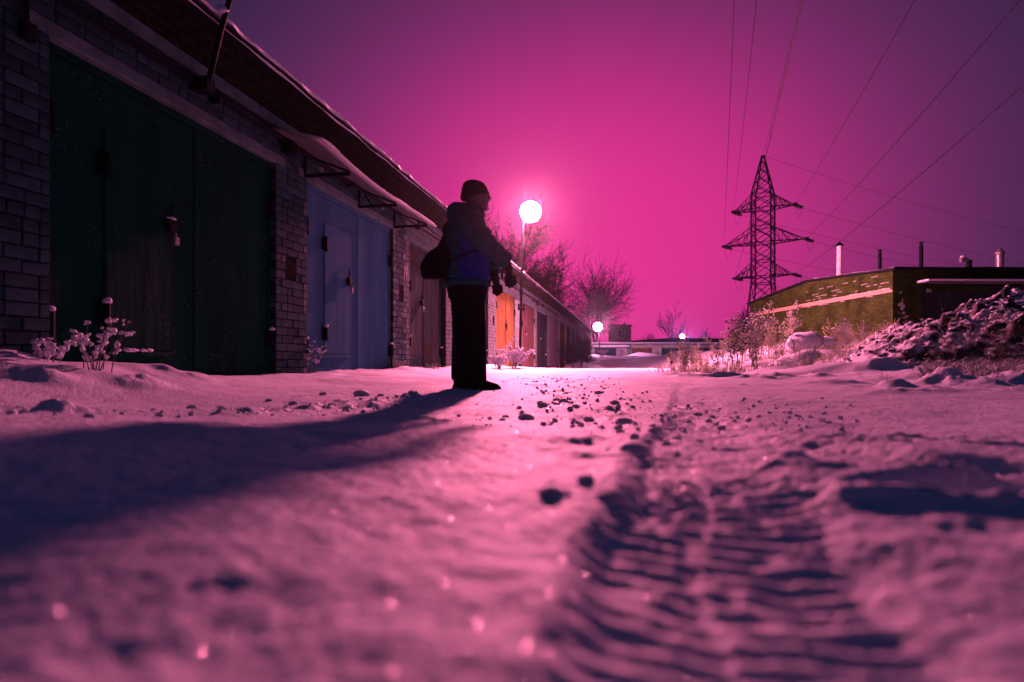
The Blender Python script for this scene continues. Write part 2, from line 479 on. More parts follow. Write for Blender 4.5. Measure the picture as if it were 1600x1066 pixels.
M = dict(
    snow=snow_mat('snow', soil=True),
    snow_soft=snow_mat('snow_soft', 0.5, 0.0),
    brick=pmat('silicate_brick_shaded', (0.046, 0.115, 0.135), 0.9, var=0.4, scale=9, bump=0.5, bscale=70, rnd=0.35),  # near bricks: the dimness of the unlit wall is put into the colour
    brick_lit=pmat('silicate_brick_lit', (0.19, 0.25, 0.23), 0.9, var=0.5, scale=6, bump=0.5, bscale=70),  # same brick in a lighter colour, painted as lit by the flood lamp
    redbrick=pmat('red_brick', (0.024, 0.030, 0.018), 0.9, var=0.5, scale=7, bump=0.6, bscale=60),
    mortar=pmat('mortar', (0.020, 0.032, 0.035), 0.95, var=0.4, scale=12, bump=0.5, bscale=90),
    concrete=pmat('concrete', (0.13, 0.22, 0.23), 0.9, var=0.4, scale=4, bump=0.5, bscale=45),
    felt=pmat('roofing_felt', (0.018, 0.024, 0.028), 0.8, var=0.4, scale=6, bump=0.4),
    steel_dark=pmat('dark_steel', (0.008, 0.014, 0.018), 0.7, metal=0.0, var=0.4, scale=14, bump=0.2),
    galv=pmat('galvanised_sheet', (0.30, 0.31, 0.32), 0.45, metal=0.6, var=0.3, scale=8, bump=0.15),
    green=paint_mat('dark_green_paint', (0.0035, 0.060, 0.034), (0.0025, 0.042, 0.025), rough=0.42),
    blue=paint_mat('blue_grey_paint', (0.055, 0.185, 0.29), (0.040, 0.14, 0.23), rough=0.5),
    worn=paint_mat('worn_dark_paint', (0.07, 0.12, 0.12), (0.025, 0.045, 0.045), rust=0.9, rough=0.7),
    orange=paint_mat('orange_paint', (0.19, 0.125, 0.030), (0.12, 0.07, 0.020), rough=0.5),
    maroon=paint_mat('maroon_paint', (0.10, 0.07, 0.06), (0.065, 0.04, 0.035), rough=0.5),
    black_green=paint_mat('blackened_paint', (0.03, 0.05, 0.05), (0.02, 0.03, 0.03), rough=0.6),
    violet=paint_mat('grey_violet_paint', (0.20, 0.18, 0.26), (0.12, 0.11, 0.16), rough=0.6),
    brown=paint_mat('rusty_brown_paint', (0.16, 0.09, 0.05), (0.08, 0.05, 0.03), rough=0.7, rust=0.6),
    navy=paint_mat('navy_paint', (0.010, 0.035, 0.060), (0.006, 0.025, 0.045), rough=0.5),
    teal=paint_mat('teal_paint', (0.010, 0.07, 0.065), (0.006, 0.05, 0.05), rough=0.5),
    bark=pmat('bark', (0.018, 0.030, 0.045), 0.9, var=0.5, scale=6, bump=0.0),
    frost_bark=frosted('frosted_bark', (0.03, 0.04, 0.05), 0.62, 0.2),
    straw=frosted('frosted_straw', (0.34, 0.36, 0.17), 0.52, 0.25),
    weed=frosted('frosted_weed', (0.12, 0.16, 0.09), 0.47, 0.2),
    dirt_snow=frosted('snowed_rubble', (0.025, 0.032, 0.036), 0.50, 0.15, 9),
    void_glass=pmat('black_void', (0.01, 0.01, 0.012), 0.6, bump=0),
    paint_white=pmat('faded_white_paint', (0.7, 0.68, 0.62), 0.8, var=0.3, scale=30, bump=0),
    white_pipe=pmat('white_asbestos_pipe', (0.85, 0.82, 0.76), 0.8, var=0.25, scale=6, bump=0.2),
    olive_brick=brickwall_mat('olive_brick', (0.056, 0.098, 0.016), (0.028, 0.058, 0.009), (0.014, 0.024, 0.008), 0.26, 0.0975),
    pale_brick=pmat('pale_band_brick', (0.62, 0.50, 0.34), 0.9, var=0.35, scale=9, bump=0.4),
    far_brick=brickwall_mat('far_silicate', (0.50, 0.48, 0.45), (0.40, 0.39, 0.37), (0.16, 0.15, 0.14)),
    tower_brick=brickwall_mat('tower_brick', (0.26, 0.15, 0.12), (0.20, 0.12, 0.10), (0.2, 0.18, 0.16)),
    pylon=pmat('pylon_steel', (0.012, 0.024, 0.036), 0.7, metal=0.0, var=0.3, scale=3, bump=0),
    wire=pmat('wire', (0.03, 0.03, 0.03), 0.6, bump=0),
    insul=pmat('insulator_glass', (0.04, 0.05, 0.05), 0.25, bump=0),
    jacket=pmat('jacket_cloth', (0.006, 0.110, 0.125), 0.8, var=0.3, scale=25, bump=0.5, bscale=14, dist=0.03),
    jacket_blue=pmat('blue_jacket_cloth', (0.012, 0.05, 0.36), 0.75, var=0.25, scale=25, bump=0.5, bscale=14, dist=0.03),
    trouser=pmat('trouser_cloth', (0.005, 0.009, 0.015), 0.85, var=0.3, scale=20, bump=0.5, bscale=10, dist=0.03),
    knit=pmat('knit_wool', (0.007, 0.013, 0.017), 0.95, var=0.4, scale=60, bump=0.6, bscale=140, dist=0.006),
    skin=pmat('skin', (0.20, 0.15, 0.13), 0.55, var=0.1, scale=20, bump=0.1),
    glove=pmat('glove_knit', (0.015, 0.028, 0.028), 0.9, var=0.3, scale=60, bump=0.4, bscale=150, dist=0.004),
    leather=pmat('shoe_leather', (0.010, 0.018, 0.018), 0.5, var=0.3, scale=30, bump=0.2),
    sole=pmat('shoe_sole', (0.05, 0.05, 0.05), 0.8, bump=0.2),
    canvas=pmat('bag_canvas', (0.006, 0.010, 0.014), 0.85, var=0.3, scale=40, bump=0.3, bscale=120, dist=0.004),
    wood_pole=pmat('lamp_pole_steel', (0.005, 0.008, 0.008), 0.95, metal=0.0, var=0.4, scale=8, bump=0.0, spec=0.0),
)

# ---------------------------------------------------------------- the snow-covered ground
def poly_dist(x, y, pts):
    """signed distance to a polyline (right of it positive) and arc length along it"""
    best = np.full(x.shape, 1e9); sd = np.zeros(x.shape); al = np.zeros(x.shape)
    acc = 0.0
    for (ax, ay), (bx, by) in zip(pts[:-1], pts[1:]):
        dx, dy = bx - ax, by - ay; L = math.hypot(dx, dy); dx /= L; dy /= L
        t = np.clip((x - ax) * dx + (y - ay) * dy, 0, L)
        px, py = ax + dx * t, ay + dy * t
        d = np.hypot(x - px, y - py)
        s = (x - ax) * dy - (y - ay) * dx
        m = d < best
        best = np.where(m, d, best); sd = np.where(m, np.sign(s) * d, sd); al = np.where(m, acc + t, al)
        acc += L
    return sd, al

def bez(p, n=24):
    p = [np.array(q, float) for q in p]
    out = []
    for i in range(n + 1):
        t = i / n
        out.append(tuple((1 - t) ** 3 * p[0] + 3 * (1 - t) ** 2 * t * p[1] + 3 * (1 - t) * t * t * p[2] + t ** 3 * p[3]))
    return out

TRACK_A = [(-0.06, -0.8), (0.065, 0.1), (0.14, 0.4), (0.30, 1.0), (0.58, 2.0), (1.13, 4.0), (1.72, 6.2), (2.5, 10.0), (3.4, 16.0), (4.4, 22.0)]
TRACK_B = bez([(0.64, 1.95), (0.50, 1.15), (0.60, 0.85), (1.35, 0.50)])
TRACK_C = bez([(0.95, 2.1), (0.95, 1.45), (1.3, 1.15), (2.2, 0.95)])
BERM_L = [(-3.4, 1.35), (-1.9, 1.95), (-1.15, 2.55), (-0.75, 3.5), (-0.55, 4.3)]
g_ = np.random.default_rng(21)
PRINTS = []
for i in range(16):
    t = 2.2 + i * 0.42
    PRINTS.append((0.10 + 0.065 * t + g_.uniform(-.22, .22) * (0.5 + 0.12 * t), t + g_.uniform(-.1, .1), g_.uniform(-.35, .25), g_.uniform(.6, 1.0)))
PRINTS += [(0.16, 1.42, .1, .7), (-0.35, 2.6, .4, .6), (-1.0, 3.6, .2, .8), (-1.5, 4.4, .5, .7), (-0.55, 6.9, 0, .8), (-.1, 7.6, 0, .8), (.25, 8.6, .2, .8)]

HUMPS = [(.665 * 5.5, 5.5, .34, .26, .14), (.775 * 5.1, 5.1, .48, .30, .17), (.525 * 6.6, 6.6, .30, .20, .06), (.375 * 8.0, 8.0, .40, .22, .10), (.31 * 9.3, 9.3, .36, .22, .12),
         (.43 * 8.6, 8.6, .5, .22, .08), (.36 * 6.2, 6.2, .18, .10, .035), (.60 * 4.6, 4.6, .4, .2, .05), (.25 * 10.5, 10.5, .3, .2, .07)]
HUMPS += [((p - 800) / 1000 * yy, yy, r, r * .8, r * .34) for (p, yy, r) in ((30, 4.3, .22), (110, 4.25, .16), (172, 4.35, .17), (225, 4.45, .16), (60, 3.9, .2), (280, 5.2, .2))]
def base_h(x, y):
    u = -x * C_ + y * S_
    t = x * S_ + y * C_
    h = 0.085 * (1 - sstep(0.7, 2.9, y)) + 0.05 * sstep(0.45, 1.3, -x) * (1 - sstep(1.8, 3.6, y))
    h = h + 0.085 * sstep(2.4, 4.0, u) + 0.15 * sstep(2.9, 4.0, u) * (1 - sstep(3.8, 6.0, t))
    h = h + 0.05 * sstep(3.0, 4.0, u) * np.maximum(0, fbm(x * 1.7, y * 1.7, 31, 3))
    # bank on the right
    h = h + 0.62 * sstep(2.6 + 0.04 * y, 9.0, x - 0.10 * y) * sstep(3.5, 16, y) * (1 - sstep(40, 60, y))
    h = h + 0.14 * sstep(3.0, 5.5, x - 0.12 * y + 0.6 * fbm(x * .4, y * .4, 5, 2)) * sstep(2.5, 5, y)
    # ploughed mound on the right
    mx, my = 11.4, 9.6
    d = np.hypot((x - mx) / 6.0, (y - my) / 4.4) + 0.10 * fbm(x * 0.6, y * 0.6, 8, 3)
    mound = 1.75 * np.clip(1 - d, 0, 1) ** 0.9
    h = h + mound
    # low drifts beside the road
    h = h + 0.035 * fbm(x * 0.35, y * 0.6, 3, 3) * sstep(3, 8, y) * sstep(-2.0, 2.5, np.abs(x - 0.18 * y) - .3)
    dr = np.maximum(0, fbm(x * 0.55 + 4, y * 0.9, 13, 3))
    h = h + 0.16 * dr * sstep(1.6, 3.0, x - 0.16 * y) * sstep(5, 9, y) * (1 - sstep(30, 50, y))
    # hummocks
    hn1 = (0.75 + 0.22 * np.abs(fbm(x * 9, y * 9, 46, 3))) * (0.85 + 0.35 * fbm(x * 4, y * 4, 45, 3)); hn2 = (1 + 0.5 * vnoise(x * 3.2, y * 3.2, 44)) ** 2 * 1.3
    for (hx, hy, rx, ry, hh) in HUMPS:
        q = ((x - hx) / rx) ** 2 + ((y - hy) / ry) ** 2
        h = h + hh * hn1 * np.exp(-q * hn2)
    # heaps between the far garages
    h = h + 0.75 * np.maximum(0, fbm(x * 0.16 + 2, y * 0.10, 41, 3)) * sstep(34, 48, y) * (1 - sstep(88, 97, y))
    h = h - 0.5 * sstep(19, 26, y) * (1 - sstep(42, 80, y)) * (1 - sstep(2.0, 6.0, x - 0.12 * y))
    return h, mound

def ground_h(x, y):
    h, mound = base_h(x, y)
    r = np.hypot(x, y)
    near = 1 - sstep(10, 25, r)
    u = -x * C_ + y * S_
    # general softness of the snow surface
    h = h + 0.010 * fbm(x * 1.9, y * 1.9, 51, 3) * (1 - sstep(60, 120, r))
    fine = near * (1 - 0.5 * sstep(3, 9, r))
    h = h + fine * (0.0030 * fbm(x * 8.5, y * 8.5, 61, 3) + 0.0016 * vnoise(x * 33, y * 33, 71) + 0.0009 * vnoise(x * 75, y * 75, 72))
    # mound and bank are broken and lumpy
    lump = np.clip(mound * 2.0, 0, 1)
    rid = 1 - np.abs(fbm(x * 1.6, y * 1.6, 81, 4, 0.6))
    h = h + lump * (0.12 * fbm(x * 1.1, y * 1.1, 82, 4, 0.6) + 0.06 * rid + 0.10 * np.abs(fbm(x * 4.2, y * 4.2, 85, 4, .6)) + 0.045 * fbm(x * 9, y * 9, 86, 3) - 0.09)
    bank = sstep(2.8, 5.0, x - 0.12 * y) * sstep(3.5, 6, y) * (1 - sstep(25, 40, y))
    h = h + bank * (0.06 * np.maximum(0, fbm(x * 1.5, y * 1.5, 83, 4)) + 0.02 * fbm(x * 6, y * 6, 84, 3))
    # tyre track beside the camera
    n, a = poly_dist(x, y, TRACK_A)
    n = n + 0.012 * vnoise(a * 5, a * 0 + 3, 91)
    half = 0.115
    fade = (1 - 0.80 * sstep(2.0, 6.0, y))
    ins = np.where(n < 0, 1 - sstep(half - 0.03, half + 0.02, -n), 1 - sstep(half - 0.07, half + 0.14, n))
    h = h - 0.017 * ins * fade
    h = h + 0.004 * np.exp(-((np.abs(n) - half - 0.03) / 0.035) ** 2) * fade * (1 - sstep(1.5, 4, y)) * (0.6 + 0.6 * fbm(x * 9, y * 9, 92, 2))
    ph = a / 0.034 + np.where(n < -0.01, 0.9, -0.5) * n / 0.1 + 0.35 * vnoise(x * 7, y * 7, 93) + np.where(n < -0.01, 0, 0.5)
    wv = np.sin(2 * np.pi * ph)
    tread = np.clip(wv * 1.8, -1, 1)
    blocks = 1 - 0.8 * np.exp(-((n + 0.01) / 0.010) ** 2)
    worn = np.clip(0.85 + 0.6 * fbm(x * 5, y * 5, 94, 2), 0.35, 1.2)
    tin = 1 - sstep(half - 0.02, half + 0.01, np.abs(n))
    h = h + 0.0046 * tread * tin * blocks * worn * np.where(n > 0.0, 0.6, 1.0) * (1 - sstep(3.2, 6.0, y))
    h = h + ins * near * 0.0025 * fbm(x * 22, y * 22, 95, 2)
    # scuffed ruts swinging off to the right
    for (trk, w, dep, sd) in ((TRACK_B, 0.12, 0.022, 101), (TRACK_C, 0.10, 0.018, 104)):
        n2, a2 = poly_dist(x, y, trk)
        n2 = n2 + 0.02 * vnoise(a2 * 6, a2 * 0 + 1.0, sd)
        L = max(1e-6, float(np.max(a2)))
        k = sstep(0.05, 0.5, a2 / L)
        i2 = (1 - sstep(w - 0.05, w + 0.03, np.abs(n2))) * k
        h = h - dep * i2
        h = h + 0.008 * k * np.exp(-((np.abs(n2) - w - 0.05) / 0.05) ** 2) * (0.7 + 0.7 * fbm(x * 6, y * 6, sd + 1, 3))
        h = h + i2 * 0.005 * fbm(x * 13, y * 13, sd + 4, 3) + i2 * (0.0011 + 0.0009 * vnoise(x * 3, y * 3, sd + 5)) * np.sin(2 * np.pi * (a2 / 0.05 + 1.2 * np.abs(n2) / 0.1 + .3 * vnoise(x * 8, y * 8, sd + 2)))
    # deep scuffs on the right
    for (sx, sy, rx, ry, an, dp) in ((.64, .78, .17, .060, -.35, .042), (.60, 1.02, .15, .045, -.2, .026), (1.05, 1.42, .28, .07, -.25, .030), (.93, 1.62, .2, .05, -.1, .02), (.30, .50, .03, .03, 0, .0)):
        ca, sa = math.cos(an), math.sin(an); dx = x - sx; dy = y - sy
        q = ((dx * ca + dy * sa) / rx) ** 2 + ((-dx * sa + dy * ca) / ry) ** 2
        q = q * (1 + 0.45 * vnoise(x * 12, y * 12, 141)) + 0.2 * vnoise(x * 25, y * 25, 142)
        h = h - dp * (1 - sstep(.5, 1.25, q)) + .35 * dp * np.exp(-((q - 1.6) / .5) ** 2)
    # churned snow between the ruts
    ch = np.exp(-(((x - 0.62 - 0.2 * (y - 1.2)) / 0.38) ** 2)) * sstep(0.25, 0.7, y) * (1 - sstep(2.4, 4.2, y))
    h = h + ch * (0.0042 * fbm(x * 11, y * 11, 111, 4, 0.6) + 0.002 * np.abs(fbm(x * 24, y * 24, 112, 2)))
    # crumbly ridge left of the person's shadow
    n3, a3 = poly_dist(x, y, BERM_L)
    bm = np.exp(-(n3 / 0.10) ** 2)
    h = h + bm * (0.014 + 0.030 * np.maximum(0, fbm(x * 9, y * 9, 121, 3)))
    h = h + np.exp(-((n3 + 0.25) / 0.3) ** 2) * 0.010 * np.abs(fbm(x * 7, y * 7, 122, 3)) * near
    # footprints with kicked-up rims
    for (fx, fy, fa, fs) in PRINTS:
        dx = x - fx; dy = y - fy
        m = (np.abs(dx) < 0.5) & (np.abs(dy) < 0.5)
        if not m.any(): continue
        ca, sa = math.cos(fa), math.sin(fa)
        e1 = (dx * ca + dy * sa) / 0.06; e2 = (-dx * sa + dy * ca) / 0.15
        q = np.hypot(e1, e2) + 0.25 * vnoise(x * 14, y * 14, 131)
        h = h + np.where(m, fs * (-0.012 * (1 - sstep(0.6, 1.2, q)) + 0.009 * np.exp(-((q - 1.35) / 0.25) ** 2) * (0.5 + 0.9 * fbm(x * 16, y * 16, 132, 2))), 0)
    return h

def hz(x, y):
    return float(ground_h(np.array([float(x)]), np.array([float(y)]))[0])
def hzs(P):
    P = np.asarray(P, float)
    return ground_h(P[:, 0], P[:, 1])

def build_ground():
    dense = np.linspace(R(-50), R(50), 640)
    rest = np.linspace(R(50), R(310), 90)[1:-1]
    ang = np.concatenate([dense, rest])
    rr = 0.12 * 1.0102 ** np.arange(0, 772)
    rr = np.concatenate([rr[rr < 5.2], np.arange(5.2, 13.5, 0.035), rr[rr >= 13.5]])
    nA, nR = len(ang), len(rr)
    A, Rr = np.meshgrid(ang, rr)
    X = (Rr * np.sin(A)).ravel(); Y = (Rr * np.cos(A)).ravel()
    Z = ground_h(X, Y)
    V = np.stack([X, Y, Z], 1)
    V = np.concatenate([V, [[0, 0, float(Z[:nA].mean())]]])
    i = np.arange(nR - 1)[:, None]; j = np.arange(nA)[None, :]; j2 = (j + 1) % nA
    Q = np.stack([i * nA + j, (i + 1) * nA + j, (i + 1) * nA + j2, i * nA + j2], -1).reshape(-1, 4)[:, ::-1]
    k = np.arange(nA)
    T = np.stack([np.full(nA, nA * nR), (k + 1) % nA, k], -1)
    me = bpy.data.meshes.new('snow_ground')
    me.vertices.add(len(V)); me.vertices.foreach_set('co', V.ravel())
    nl = Q.size + T.size
    me.loops.add(nl); me.loops.foreach_set('vertex_index', np.concatenate([Q.ravel(), T.ravel()]))
    me.polygons.add(len(Q) + len(T))
    starts = np.concatenate([np.arange(len(Q)) * 4, Q.size + np.arange(len(T)) * 3])
    me.polygons.foreach_set('loop_start', starts)
    me.polygons.foreach_set('use_smooth', np.ones(len(Q) + len(T), bool))
    me.update(calc_edges=True); me.validate()
    o = link_mesh('snow_ground', me, M['snow'])
    tag(o, 'trampled snow covering the road between the garages', None, kind='structure')
    return o
build_ground()

# ---------------------------------------------------------------- left row of brick garages
ROW = empty('garage_row', (-D_WALL * C_, D_WALL * S_, 0), math.atan2(C_, S_),
            'long row of pale brick garages with steel doors on the left of the road', 'garages')
# local x runs along the row, local y into the wall, so the street side is negative y
def T_at(px, off=0.0):
    z = 1000 * (D_WALL - off) / C_ / (981 - px)
    return (z - (D_WALL - off) * S_) / C_
ROW_T0, ROW_T1 = 0.6, 73.0
DOOR_TOP, LINT_TOP = 2.58, 2.70
CRS = 0.0975
doors = [   # t0, t1, material, recess, wicket (t0,t1) or None, split
    (3.93, 6.93, 'green', 0.10, (4.50, 5.25), 5.62),
    (7.67, 10.77, 'blue', 0.09, (8.28, 9.05), 9.42),
    (11.62, 14.1, 'worn', 0.16, (11.95, 12.7), 12.9),
    (15.5, 18.6, 'brown', 0.10, None, 17.0),
    (19.75, 23.2, 'orange', 0.07, None, 21.6),
    (24.5, 28.3, 'maroon', 0.08, (25.0, 25.9), 26.4),
    (28.95, 32.9, 'black_green', 0.16, None, 31.0),
    (34.1, 37.6, 'violet', 0.10, None, 35.8),
]
t = 39.0
for i in range(8):
    doors.append((t, t + 3.1, ['brown', 'navy', 'black_green', 'maroon'][i % 4], 0.1, None, t + 1.5)); t += 4.15
vents = [(3.35, 1.42), (7.27, 1.36), (11.18, 1.45), (19.35, 1.5), (15.0, 1.45)]
VENT_W, VENT_H = 0.25, 0.2

# wall core behind the bricks (mortar), with the door openings left free
FACE = 0.0
mb = MB()
edges = [ROW_T0]
for d in doors: edges += [d[0], d[1]]
edges += [ROW_T1]
for a, b in zip(edges[0::2], edges[1::2]):
    mb.box((a, 0.012, -0.6), (b, 0.40, LINT_TOP))
mb.box((ROW_T0, 0.012, LINT_TOP + 0.0005), (ROW_T1, 0.40, 3.46))
mb.build('wall_core', M['mortar'], ROW)
mb = MB()
mb.box((ROW_T0, 0.402, -0.6), (ROW_T1, 6.2, 3.44))
mb.build('garage_interior_mass', M['mortar'], ROW)
# facing beyond the bricks one can tell apart
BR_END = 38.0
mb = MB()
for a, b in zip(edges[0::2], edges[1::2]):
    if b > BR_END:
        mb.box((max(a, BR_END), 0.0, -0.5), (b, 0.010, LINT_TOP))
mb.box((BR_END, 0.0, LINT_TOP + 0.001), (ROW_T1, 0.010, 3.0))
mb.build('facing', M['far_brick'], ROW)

bricks = []          # (t0, t1, z0, z1)
brg = np.random.default_rng(5)
zb = LINT_TOP - 28 * CRS
for c in range(0, 31):
    z0 = zb + c * CRS; z1 = z0 + CRS - 0.011
    if z1 < -0.1: continue
    zm = 0.5 * (z0 + z1)
    iv = [[ROW_T0, BR_END]]
    cuts = []
    for d in doors:
        if zm < DOOR_TOP: cuts.append((d[0], d[1]))
        elif zm < LINT_TOP: cuts.append((d[0] - 0.22, d[1] + 0.22))
    for (vt, vz) in vents:
        if z1 > vz - VENT_H / 2 and z0 < vz + VENT_H / 2: cuts.append((vt - VENT_W / 2, vt + VENT_W / 2))
    for (a, b) in cuts:
        nv = []
        for (p, q) in iv:
            if b <= p or a >= q: nv.append([p, q]); continue
            if a > p: nv.append([p, a])
            if b < q: nv.append([b, q])
        iv = nv
    for (p, q) in iv:
        x = p
        first = True
        while x < q - 0.03:
            L = 0.25
            if first and c % 2: L = 0.12
            if brg.random() < 0.16: L = 0.12
            first = False
            e = min(x + L, q)
            if q - e < 0.06: e = q
            bricks.append((x, e, z0, z1)); x = e + 0.010
def apparent(b):
    t = 0.5 * (b[0] + b[1]); zc = t * C_ + D_WALL * S_
    px = 981 - 4146 / zc
    py = 563 - (0.5 * (b[2] + b[3]) - 0.25) * 1000 / zc
    return (b[1] - b[0]) / zc ** 2 * (1 if (px > -25 and py > -25 and b[3] > 0.05) else 0)
bricks.sort(key=apparent, reverse=True)
bm_cache = {}
def brick_mesh(L):
    k = round(L, 2)
    if k not in bm_cache:
        m_ = MB().cbox((-0.5 * k, -0.001, -0.0432), (0.5 * k, 0.10, 0.0432), 0.005).mesh('brick')
        m_.materials.append(M['brick'])
        bm_cache[k] = m_
    return bm_cache[k]
for b in bricks[:300]:
    L = b[1] - b[0]
    me = brick_mesh(L)
    o = link_mesh('brick', me, None, ROW, (0.5 * (b[0] + b[1]), brg.uniform(-0.004, 0.003), 0.5 * (b[2] + b[3])),
                  (0, brg.uniform(-0.006, 0.006), brg.uniform(-0.008, 0.008)), (L / round(L, 2), 1, 1))
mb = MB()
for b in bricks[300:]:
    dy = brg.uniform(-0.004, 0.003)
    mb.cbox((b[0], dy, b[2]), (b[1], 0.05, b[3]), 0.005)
mb.build('brickwork', M['brick_lit'], ROW, kind='stuff')

# concrete string course, red brick cornice, roof
g2 = np.random.default_rng(9)
x = ROW_T0
while x < ROW_T1 - 1:
    L = min(2.98, ROW_T1 - x)
    if x < 40:
        MB().cbox((x, -0.03, 2.997), (x + L - 0.012, 0.3, 3.118), 0.012).build('string_course_beam', M['concrete'], ROW)
        x += L
    else:
        MB().cbox((x, -0.03, 2.997), (ROW_T1, 0.3, 3.118), 0.012).build('string_course_beam', M['concrete'], ROW); break
big = []
for k in range(4):
    z0 = 3.122 + k * 0.082
    x = ROW_T0 + (0.13 if k % 2 else 0)
    while x < ROW_T1:
        L = 0.25
        out = -0.045 - 0.022 * k + g2.uniform(-.004, .004)
        big.append((x, out, z0, L)); x += 0.262
big.sort(key=lambda b: (b[0] < 1.8, b[0]))
rb = MB().cbox((-0.125, 0, -0.036), (0.125, 0.12, 0.036), 0.006).mesh('cornice_brick'); rb.materials.append(M['redbrick'])
for b in big[:220]:
    link_mesh('cornice_brick', rb, None, ROW, (b[0] + 0.125, b[1], b[2] + 0.036), (0, g2.uniform(-.01, .01), g2.uniform(-.015, .015)))
mb = MB()
for b in big[220:]:
    mb.cbox((b[0], b[1], b[2]), (b[0] + b[3], 0.1, b[2] + 0.072), 0.006)
mb.build('cornice_brickwork', M['redbrick'], ROW, kind='stuff')
mb = MB(); mb.box((ROW_T0, -0.20, 3.462), (ROW_T1, 6.4, 3.50)); roof = mb.build('roof', M['felt'], ROW)
# ragged felt edge hanging over the cornice
def strip(x0, x1, step, fn, seed):
    g = np.random.default_rng(seed); xs = np.arange(x0, x1 + step, step); return xs, g
xs = np.arange(ROW_T0, ROW_T1, 0.09)
prof = np.array([fbm(np.array([v * 1.1]), np.array([0.0]), 14, 4)[0] for v in xs])
mb = MB(); V = []; F = []
for i, xx in enumerate(xs):
    dz = 0.035 + 0.028 * abs(prof[i]); dy = 0.012 * prof[i]
    V += [(xx, -0.203, 3.52), (xx, -0.245 + dy, 3.515), (xx, -0.235 + dy, 3.50 - dz), (xx, -0.2165 + dy, 3.50 - dz), (xx, -0.222 + dy, 3.50)]
    if i:
        a = (i - 1) * 5; b = i * 5
        for k in range(5): F.append((a + k, a + (k + 1) % 5, b + (k + 1) % 5, b + k))
mb.add(V, F); mb.build('felt_edge', M['felt'], roof)
# snow lying on the roof, thick and uneven at the rim
mb = MB(); V = []; F = []
rows = [-0.268, -0.285, -0.26, -0.20, -0.1, 0.1, 0.5, 1.2, 2.5, 4.0, 6.3]
for i, xx in enumerate(xs):
    p = prof[i]; q = float(fbm(np.array([xx * 3.3]), np.array([5.0]), 15, 3)[0])
    top = 3.555 + 0.022 * p + 0.012 * q
    for k, yy in enumerate(rows):
        zz = [3.512, 3.53, top - 0.006, top, top + .012, top + 0.02, top + 0.035, top + 0.045, top + .05, top + .05, top + .03][k]
        if k < 3: yy = yy + 0.022 * q
        V.append((xx, yy, zz))
    if i:
        a = (i - 1) * len(rows); b = i * len(rows)
        for k in range(len(rows) - 1): F.append((a + k, b + k, b + k + 1, a + k + 1))
mb.add(V, F); mb.build('roof_snow', M['snow_soft'], roof, smooth=True)
# thin second drip of snow clinging under the rim, near part
mb = MB()
pts = []; rad = []
for i, xx in enumerate(xs):
    if xx > 30: break
    q = float(fbm(np.array([xx * 2.1]), np.array([9.0]), 16, 3)[0])
    pts.append((xx, -0.243 + 0.008 * q, 3.468 - 0.02 * prof[i] + .008 * q)); rad.append(0.004 + 0.011 * max(0, q + .35))
mb.tube(pts, rad, 6); mb.build('snow_rim', M['snow_soft'], roof, smooth=True)

# vents: a thin black sheet paints the shade inside each opening
for (vt, vz) in vents:
    v = MB().box((vt - VENT_W / 2 + .004, 0.011, vz - VENT_H / 2 + .004), (vt + VENT_W / 2 - .004, 0.0115, vz + VENT_H / 2 - .004)).build('vent', M['void_glass'], ROW)
    for k in range(5):
        xx = vt - VENT_W / 2 + 0.03 + k * 0.047
        MB().box((xx, -0.004, vz - VENT_H / 2 + .003), (xx + 0.012, 0.006, vz + VENT_H / 2 - .003)).build('grille_bar', M['steel_dark'], v)

# lintels
for i, d in enumerate(doors):
    MB().cbox((d[0] - 0.21, -0.006, DOOR_TOP), (d[1] + 0.21, 0.3, LINT_TOP - 0.004), 0.012).build('lintel', M['concrete'], ROW)

